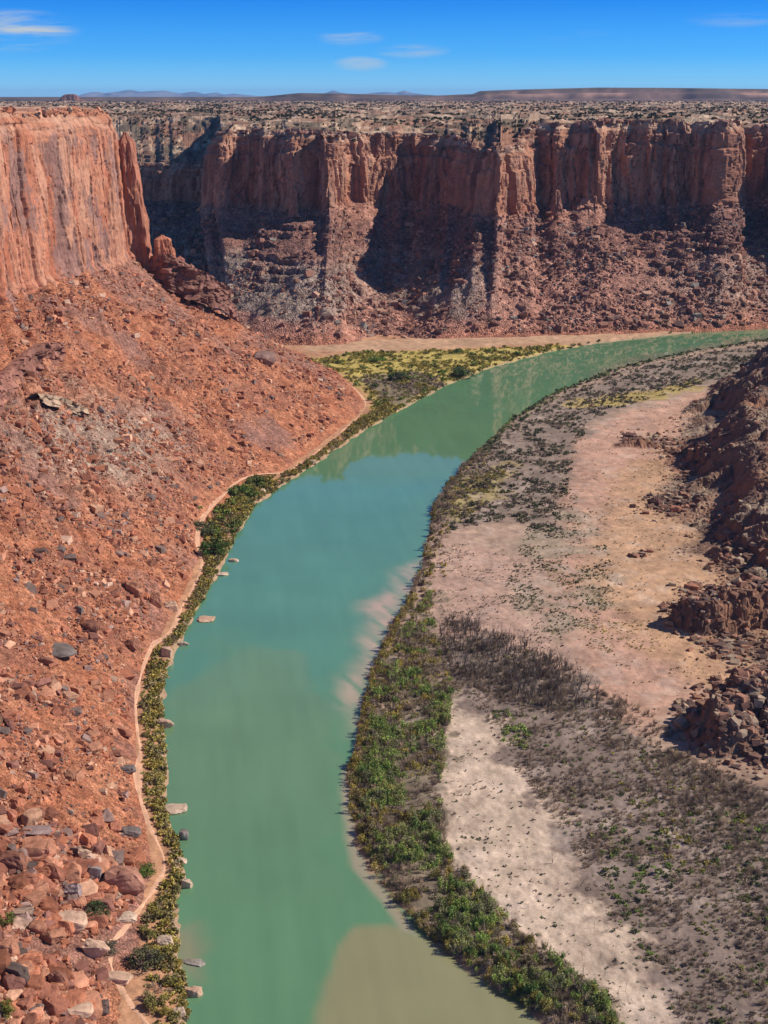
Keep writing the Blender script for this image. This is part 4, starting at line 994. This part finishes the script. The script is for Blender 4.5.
def plant(pix, n, r0, r1, kind, cols, zonename, hk=1.0, clump=.5, avoid=None, seed=0):
    pg = gnd(*np.array(pix, float).T, 2.0); lo, hi = pg.min(0), pg.max(0)
    Q = []
    for _ in range(60):
        P = rng.uniform(lo, hi, (n * 14, 2)); Q.append(P[inside(P[:, 0], P[:, 1], pg)])
        if sum(map(len, Q)) > n * 3: break
    P = np.concatenate(Q)
    if clump: 
        w_ = fbm(P[:, 0] / 11, P[:, 1] / 11, oct=3, seed=900 + seed); P = P[rng.random(len(P)) < np.clip(.5 + w_ * 1.3 * clump * 2, .02, 1)]
    if not len(P): return
    P = P[:n]
    r = r0 + (r1 - r0) * rng.random(len(P)) ** 1.8
    q = np.stack([P[:, 0], P[:, 1], P[:, 0] * 0], -1); P = P[vis(q, 40)]; r = r[:len(P)]
    sd_ = sdf(P[:, 0], P[:, 1], RIVER); m = sd_ < -.3 - .15 * r
    m &= polydist(P[:, 0], P[:, 1], tr)[0] > 1.0 + r * .75
    P, r = P[m], r[m]
    veg[kind].append(dict(xy=P, r=r, col=cols[rng.integers(0, len(cols), len(P))] * rng.uniform(.8, 1.25, (len(P), 1)), h=hk * rng.uniform(.6, 1.5, len(P)), zn=zonename))
def along(line, n, spread_, r0, r1, kind, cols, zonename, hk=1.0, t0=0, t1=1):
    pl = gnd(*np.array(line, float).T, 1.5); L = np.concatenate([[0], np.cumsum(np.hypot(*np.diff(pl, axis=0).T))])
    s = rng.uniform(t0, t1, n) * L[-1]; P = np.stack([np.interp(s, L, pl[:, 0]), np.interp(s, L, pl[:, 1])], -1) + rng.normal(0, spread_, (n, 2))
    r = r0 + (r1 - r0) * rng.random(n) ** 1.6; q = np.stack([P[:, 0], P[:, 1], P[:, 0] * 0], -1); m = vis(q, 40) & (sdf(P[:, 0], P[:, 1], RIVER) < -.2 - .1 * r)
    m &= polydist(P[:, 0], P[:, 1], tr)[0] > 1.0 + r * .6
    P, r = P[m], r[m]
    veg[kind].append(dict(xy=P, r=r, col=cols[rng.integers(0, len(cols), len(P))] * rng.uniform(.8, 1.25, (len(P), 1)), h=hk * rng.uniform(.6, 1.5, len(P)), zn=zonename))
LSTRIP = [(135,1040),(190,1040),(186,985),(176,950),(172,905),(184,878),(178,850),(166,815),(164,760),(160,700),(170,655),(190,620),(212,580),(238,530),(254,505),(278,488),(318,460),(356,434),(400,408),(388,404),(352,424),(330,440),(290,468),(245,485),(212,515),(198,545),(203,565),(190,600),(176,622),(150,650),(138,700),(140,760),(146,810),(164,850),(160,885),(140,925),(150,960)]
plant(LSTRIP, 2600, .8, 2.3, 'leafy', OLV, 'left bank', 1.0, .15, seed=1)
along(RL[1:20], 1500, 1.8, .8, 1.9, 'leafy', OLV, 'left bank', 1.0)
plant(LSTRIP, 350, .7, 1.6, 'upright', GRY, 'left bank', 1.0, .5, seed=2)
plant([(195,520),(240,485),(262,478),(262,498),(240,535),(222,560),(205,560),(212,530)], 90, 1.8, 3.6, 'leafy', GRN, 'left bank', 1.0, .2, seed=3)
plant([(138,690),(142,650),(150,665),(145,720)], 40, .6, 1.1, 'leafy', GRN, 'left bank', .5, 0)
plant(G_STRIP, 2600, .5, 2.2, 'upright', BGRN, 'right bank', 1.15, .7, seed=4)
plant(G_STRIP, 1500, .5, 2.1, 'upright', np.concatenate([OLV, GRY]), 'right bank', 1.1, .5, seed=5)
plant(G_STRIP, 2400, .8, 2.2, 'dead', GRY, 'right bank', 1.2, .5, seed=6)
along(RR[2:14], 800, 2.2, .9, 2.0, 'upright', OLV, 'right bank', 1.25)
along(RR[2:14], 350, 2.0, .9, 1.8, 'dead', GRY, 'right bank', 1.3)
along(RR[13:19], 420, 5, .9, 2.4, 'upright', GRY, 'right bank', 1.1)
along(RR[13:19], 420, 5, .8, 2.0, 'leafy', OLV, 'right bank', 1.0)
along([(426,530),(436,510),(450,495)], 60, 5, 2.0, 3.4, 'dead', GRY, 'right bank', 1.2)
along(RR[18:26], 900, 5, .9, 2.2, 'leafy', np.concatenate([DGR, BGRN[2:3]]), 'right bank', .9)
along(RR[18:23], 260, 3, .8, 1.6, 'leafy', BGRN, 'right bank', .7)
plant(DARKFAR, 4200, .7, 1.9, 'leafy', MIX1, 'right flat', .85, .45, seed=7)
plant(DARKFAR, 900, .8, 1.8, 'dead', GRY, 'right flat', 1.0, .5, seed=8)
plant(BURNT, 6000, .6, 1.7, 'dead', GRY, 'right flat', 1.0, .45, seed=9)
plant([(436,640),(446,618),(470,622),(520,642),(565,664),(592,684),(600,706),(560,716),(520,706),(480,690),(452,672)], 900, .8, 2.0, 'dead', GRY[[0, 2]] * .8, 'right flat', 1.6, .2, seed=31)  # bare shrubs added and darkened to stand in for the burnt stand's shadow
plant([(600,690),(660,720),(720,770),(768,790),(768,850),(660,800),(590,730)], 700, .9, 2.2, 'dead', GRY, 'right flat', 1.1, .3, seed=32)
plant(BURNT, 1500, .4, 1.1, 'leafy', np.concatenate([GRY, OLV[2:3]]), 'right flat', .8, .5, seed=10)
plant([(600,820),(800,800),(800,1060),(720,1050),(650,960),(600,880)], 650, .4, 1.3, 'leafy', np.concatenate([GRN, DGR, BGRN[:1]]), 'right flat', .8, .7, seed=11)
plant(BURNT, 420, .4, 1.0, 'leafy', np.concatenate([BGRN, DGR]), 'right flat', .8, .8, seed=12)
plant([(600,740),(768,800),(768,900),(640,860)], 46, .7, 1.8, 'leafy', YEL, 'right flat', .7, .8, seed=13)
plant(TANSTRIP, 330, .35, .85, 'tiny', np.concatenate([DGR, GRY]), 'right flat', .8, .4, seed=14)
plant([(492,712),(505,708),(530,735),(530,752),(505,745)], 70, .6, 1.5, 'leafy', BGRN, 'right flat', .8, .2, seed=15)
for z_, n_ in ((PINK, 1300), (PINK2, 900), (ORANGE, 1700)): plant(z_, n_, .3, .75, 'tiny', np.concatenate([DGR, GRY[:2]]), 'right flat', .8, .55, seed=16)
plant(OLIVED, 1500, .4, 1.0, 'tiny', np.concatenate([DGR, DGR, OLV[2:3]]), 'right flat', .8, .6, seed=17)
plant([(540,560),(680,640),(640,660),(590,650)], 500, .4, .9, 'tiny', OLV, 'right flat', .6, .8, seed=18)
plant(YEL2, 420, .6, 1.6, 'leafy', np.concatenate([YEL[1:], OLV, GRY]), 'right flat', .8, .5, seed=19)
plant(YEL1, 160, .6, 1.2, 'leafy', YEL, 'right flat', .5, .3, seed=20)
plant(FARYEL, 2200, .9, 2.4, 'leafy', np.concatenate([YEL, YEL, YEL[:3], OLV]), 'far bank', .8, .55, seed=21)
plant(FARYEL, 260, 1.4, 3.6, 'leafy', GRN, 'far bank', .8, .8, seed=22)
plant(GREYFAR, 260, 1., 2.4, 'leafy', GRY, 'far bank', .9, .3, seed=23)
along(RL[18:28], 900, 4, 1.0, 3.0, 'leafy', np.concatenate([OLV, GRN]), 'far bank', .85)
# bushes one can single out: foliage and stems are their parts
def named_bush(px, py, w_, cols, label, seed, hk=.8, dead=False):
    x, y = gnd(px, py + w_ * .25, 2.0)
    for _ in range(3): z, _n = height(x, y); x, y = gnd(px, py + w_ * .25, z)
    z, _n = height(x, y); r = w_ * .5 * topix([x, y, z])[2] / FPX
    e = bpy.data.objects.new('bush', None); COL.objects.link(e); e.location = (x, y, z - .1); tagit(e, label, 'bush')
    V, F, vc = leafy(seed, 1500 if not dead else 500, .055, clumps=17, spread=.3)
    V = V * np.array([r, r, r * hk]); me = raw_mesh('foliage', V, F, 3, np.clip(vc * np.array(cols), .01, .6), False); obj('foliage', me, M_leaf, e)
    V, F, vc = sticks(seed + 1, 26, 1.0, .75, .012); me = raw_mesh('stem', V * np.array([r, r, r * hk]), F, 3, vc * C3(.2, .15, .12), False); obj('stem', me, M_wood, e)
named_bush(144, 868, 29, (.12, .16, .035), 'round bright green bush between the great block and the trail', 301)
named_bush(94, 908, 38, (.06, .085, .03), 'dark green bush among boulders left of the trail', 302, .7)
named_bush(110, 945, 26, (.15, .13, .09), 'grey olive bush below the dark green bush, left of the trail', 303, .8)
named_bush(146, 955, 44, (.13, .125, .06), 'large grey green bush on the right edge of the trail near the bottom', 304, .9)
named_bush(3, 920, 30, (.12, .15, .03), 'yellow green bush at the left edge of the picture', 305, 1.2)
named_bush(4, 1010, 26, (.17, .17, .035), 'yellow green bush in the bottom left corner', 306, 1.2)
named_bush(214, 545, 36, (.075, .125, .03), 'broad dark green bush at the widest part of the left bank strip', 307, .8)
named_bush(203, 523, 34, (.10, .11, .05), 'grey green bush beside the open sand patch on the left bank', 308, .7)
named_bush(237, 489, 26, (.09, .15, .035), 'green bush at the upper end of the left bank strip near the bend', 309, .8)
named_bush(256, 466, 20, (.12, .14, .04), 'small olive bush on red rubble above the trail at the bend', 310, .7)
named_bush(434, 362, 26, (.10, .19, .035), 'bright green bush in the middle of the far yellow flat', 311, .7) if False else None
named_bush(397, 374, 26, (.05, .085, .03), 'dark green bush on the yellow flat beyond the river', 312, .6)
named_bush(376, 357, 20, (.13, .21, .04), 'bright green bush at the back of the yellow flat beyond the river', 313, .6)
named_bush(462, 371, 34, (.07, .10, .035), 'wide dark green thicket at the far river edge', 314, .55)

HIM = {}
def himesh(kind, i):
    k = (kind, i)
    if k not in HIM:
        V, F, vc = {'leafy': HI, 'upright': HIU, 'dead': DEAD, 'tiny': LO}[kind][i]
        me = raw_mesh('shrub', V, F, 3, np.clip(vc, .05, 2), False); me.materials.append(M_wood if kind == 'dead' else M_leaf); HIM[k] = me
    return HIM[k]
lowp = {'leafy': LO, 'upright': LOU, 'tiny': TINY, 'dead': DEAD}
for kind, ls in veg.items():
    for d_ in ls:
        z = heights(d_['xy'], [floor_obj, left_talus]); d_['pos'] = np.column_stack([d_['xy'], z - .05]); d_['app'] = d_['r'] * d_['h'] ** .5 / topix(d_['pos'])[2] * vis(d_['pos'], -6)
limits = {'shrub': ('leafy', 'upright', 'tiny'), 'dead_shrub': ('dead',)}
SL = {'left bank': ('olive shrub in the thicket between trail and river on the left bank', 'shrubs of the left bank'), 'right bank': ('green or olive shrub in the dense belt along the right bank', 'shrubs of the right bank'),
      'right flat': ('low shrub scattered on the burnt flat right of the pale strip', 'shrubs of the right flat'), 'far bank': ('shrub on the yellow green flat beyond the river bend', 'shrubs of the far bank')}
DL = {'right bank': ('bare grey brown shrub among the green belt of the right bank', 'bare shrubs of the right bank'), 'right flat': ('bare grey brown shrub on the burnt flat', 'bare shrubs of the burnt flat')}
for nm, kinds in limits.items():
    allapp = np.concatenate([d_['app'] for k in kinds for d_ in veg[k]]); cnt = 270 if nm == 'shrub' else 130
    th_ = np.sort(allapp)[-cnt]
    for k in kinds:
        acc_ = []
        for d_ in veg[k]:
            m = d_['app'] >= th_
            for i in np.where(m)[0]:
                o = bpy.data.objects.new(nm, himesh(k, int(rng.integers(0, 5)))); COL.objects.link(o)
                o.location = d_['pos'][i]; r = d_['r'][i]; o.scale = (r, r, r * d_['h'][i]); o.rotation_euler = (0, 0, rng.uniform(0, 6.28)); o.color = (*d_['col'][i], 1)
                l_, g_ = (SL if nm == 'shrub' else DL)[d_['zn']]; tagit(o, l_, 'shrub', g_)
            for q_ in ('pos', 'r', 'col', 'h'): d_[q_] = d_[q_][~m]
            acc_.append(d_)
        pos = np.concatenate([d_['pos'] for d_ in acc_]); r = np.concatenate([d_['r'] for d_ in acc_]); h_ = np.concatenate([d_['h'] for d_ in acc_]); col = np.concatenate([d_['col'] for d_ in acc_])
        n = len(pos); pr = lowp[k]
        merge({'leafy': 'scrub', 'upright': 'bank_thicket', 'tiny': 'low_scrub', 'dead': 'bare_scrub'}[k], pr, rng.integers(0, len(pr), n), pos, rng.uniform(0, 6.28, n), np.zeros(n), np.stack([r, r, r * h_], -1), col, M_wood if k == 'dead' else M_leaf)
# stand of burnt trees
STAND = gnd(*np.array([(436,640),(446,618),(470,622),(520,642),(565,664),(592,684),(600,706),(560,716),(520,706),(480,690),(452,672)], float).T, 2.0)
P = rng.uniform(STAND.min(0), STAND.max(0), (3000, 2)); P = P[inside(P[:, 0], P[:, 1], STAND)][:265]
Zt_ = heights(P, [floor_obj])
for i, (p, z) in enumerate(zip(P, Zt_)):
    k = i % 10
    if ('snag', k) not in HIM:
        V, F, vc = SNAG[k]; me = raw_mesh('burnt_tree', V, F, 3, vc, False); me.materials.append(M_wood); HIM[('snag', k)] = me
    o = bpy.data.objects.new('burnt_tree', HIM[('snag', k)]); COL.objects.link(o); h_ = rng.uniform(4.5, 8.5)
    o.location = (p[0], p[1], z - .1); o.scale = (h_, h_, h_); o.rotation_euler = (0, 0, rng.uniform(0, 6.28)); cc = rng.uniform(.07, .16); o.color = (cc, cc * .85, cc * .78, 1)
    tagit(o, 'slim leafless burnt tree in the dark stand behind the right bank', 'dead tree', 'stand of burnt trees')
# fallen burnt stems on the pale strip
for i in range(34):
    px, py = (float(a) for a in rng.uniform((500, 860), (640, 1010)))
    x, y = gnd(px, py, 2.0)
    if sdf(np.array([x]), np.array([y]), gnd(*np.array(TANSTRIP, float).T, 2.0))[0] < 0: continue
    z, _n = height(x, y); o = bpy.data.objects.new('burnt_tree', HIM[('snag', i % 10)]); COL.objects.link(o); h_ = rng.uniform(2.2, 4)
    o.location = (x, y, z); o.scale = (h_,) * 3; o.rotation_euler = (rng.uniform(-.3, .3) + (1.35 if i % 3 == 0 else 0), 0, rng.uniform(0, 6.28)); o.color = (.09, .075, .07, 1)
    tagit(o, 'small burnt stem with bare forked branches on the pale sandy strip', 'dead tree', 'burnt stems on the pale strip')

# junipers dotted over the plateau
d_ = 1600 * (9000 / 1600) ** rng.random(30000); a_ = rng.uniform(-.30, .30, 30000); P = np.stack([a_ * d_, d_], -1)
P = P[(rng.random(len(P)) < np.clip(.35 + fbm(P[:, 0] / 60, P[:, 1] / 110, oct=3, seed=333) * 1.4, 0, 1))]
wallo = bpy.data.objects['far_canyon_wall']; z = heights(P, [wallo]); m = z > 150; P, z = P[m], z[m]
n = len(P); r = rng.uniform(1.3, 3.0, n) * (P[:, 1] / 1800) ** .35
BLOB = [leafy(400 + i, 26, .42, clumps=5, hgt=.9) for i in range(5)]
merge('juniper_scrub', BLOB, rng.integers(0, 5, n), np.column_stack([P, z]), rng.uniform(0, 6, n), np.zeros(n), np.stack([r, r, r], -1), np.array([(.055, .06, .035)]) * rng.uniform(.7, 1.5, (n, 1)), M_leaf)
# blocks along the rim
RB = rock_set(np.stack([wallo_p for wallo_p in [ClF[:, -6:, :]]][0:1][0:1][0], 0) if False else ClF[:, -5:], np.ones(ClF[:, -5:].shape[:2]), 1500, 1.0, 4, 2.0, FARC, np.array([.2, .2, .2, .2, .1, .1, .0]))
RB['m'] = np.ones(len(RB['pos']), bool)
merge_rocks('rim_rubble', [RB])
RC = rock_set(ClL[:, -5:], np.ones(ClL[:, -5:].shape[:2]), 900, .6, 2.6, 2.0); RC['m'] = np.ones(len(RC['pos']), bool)
merge_rocks('left_rim_rubble', [RC])
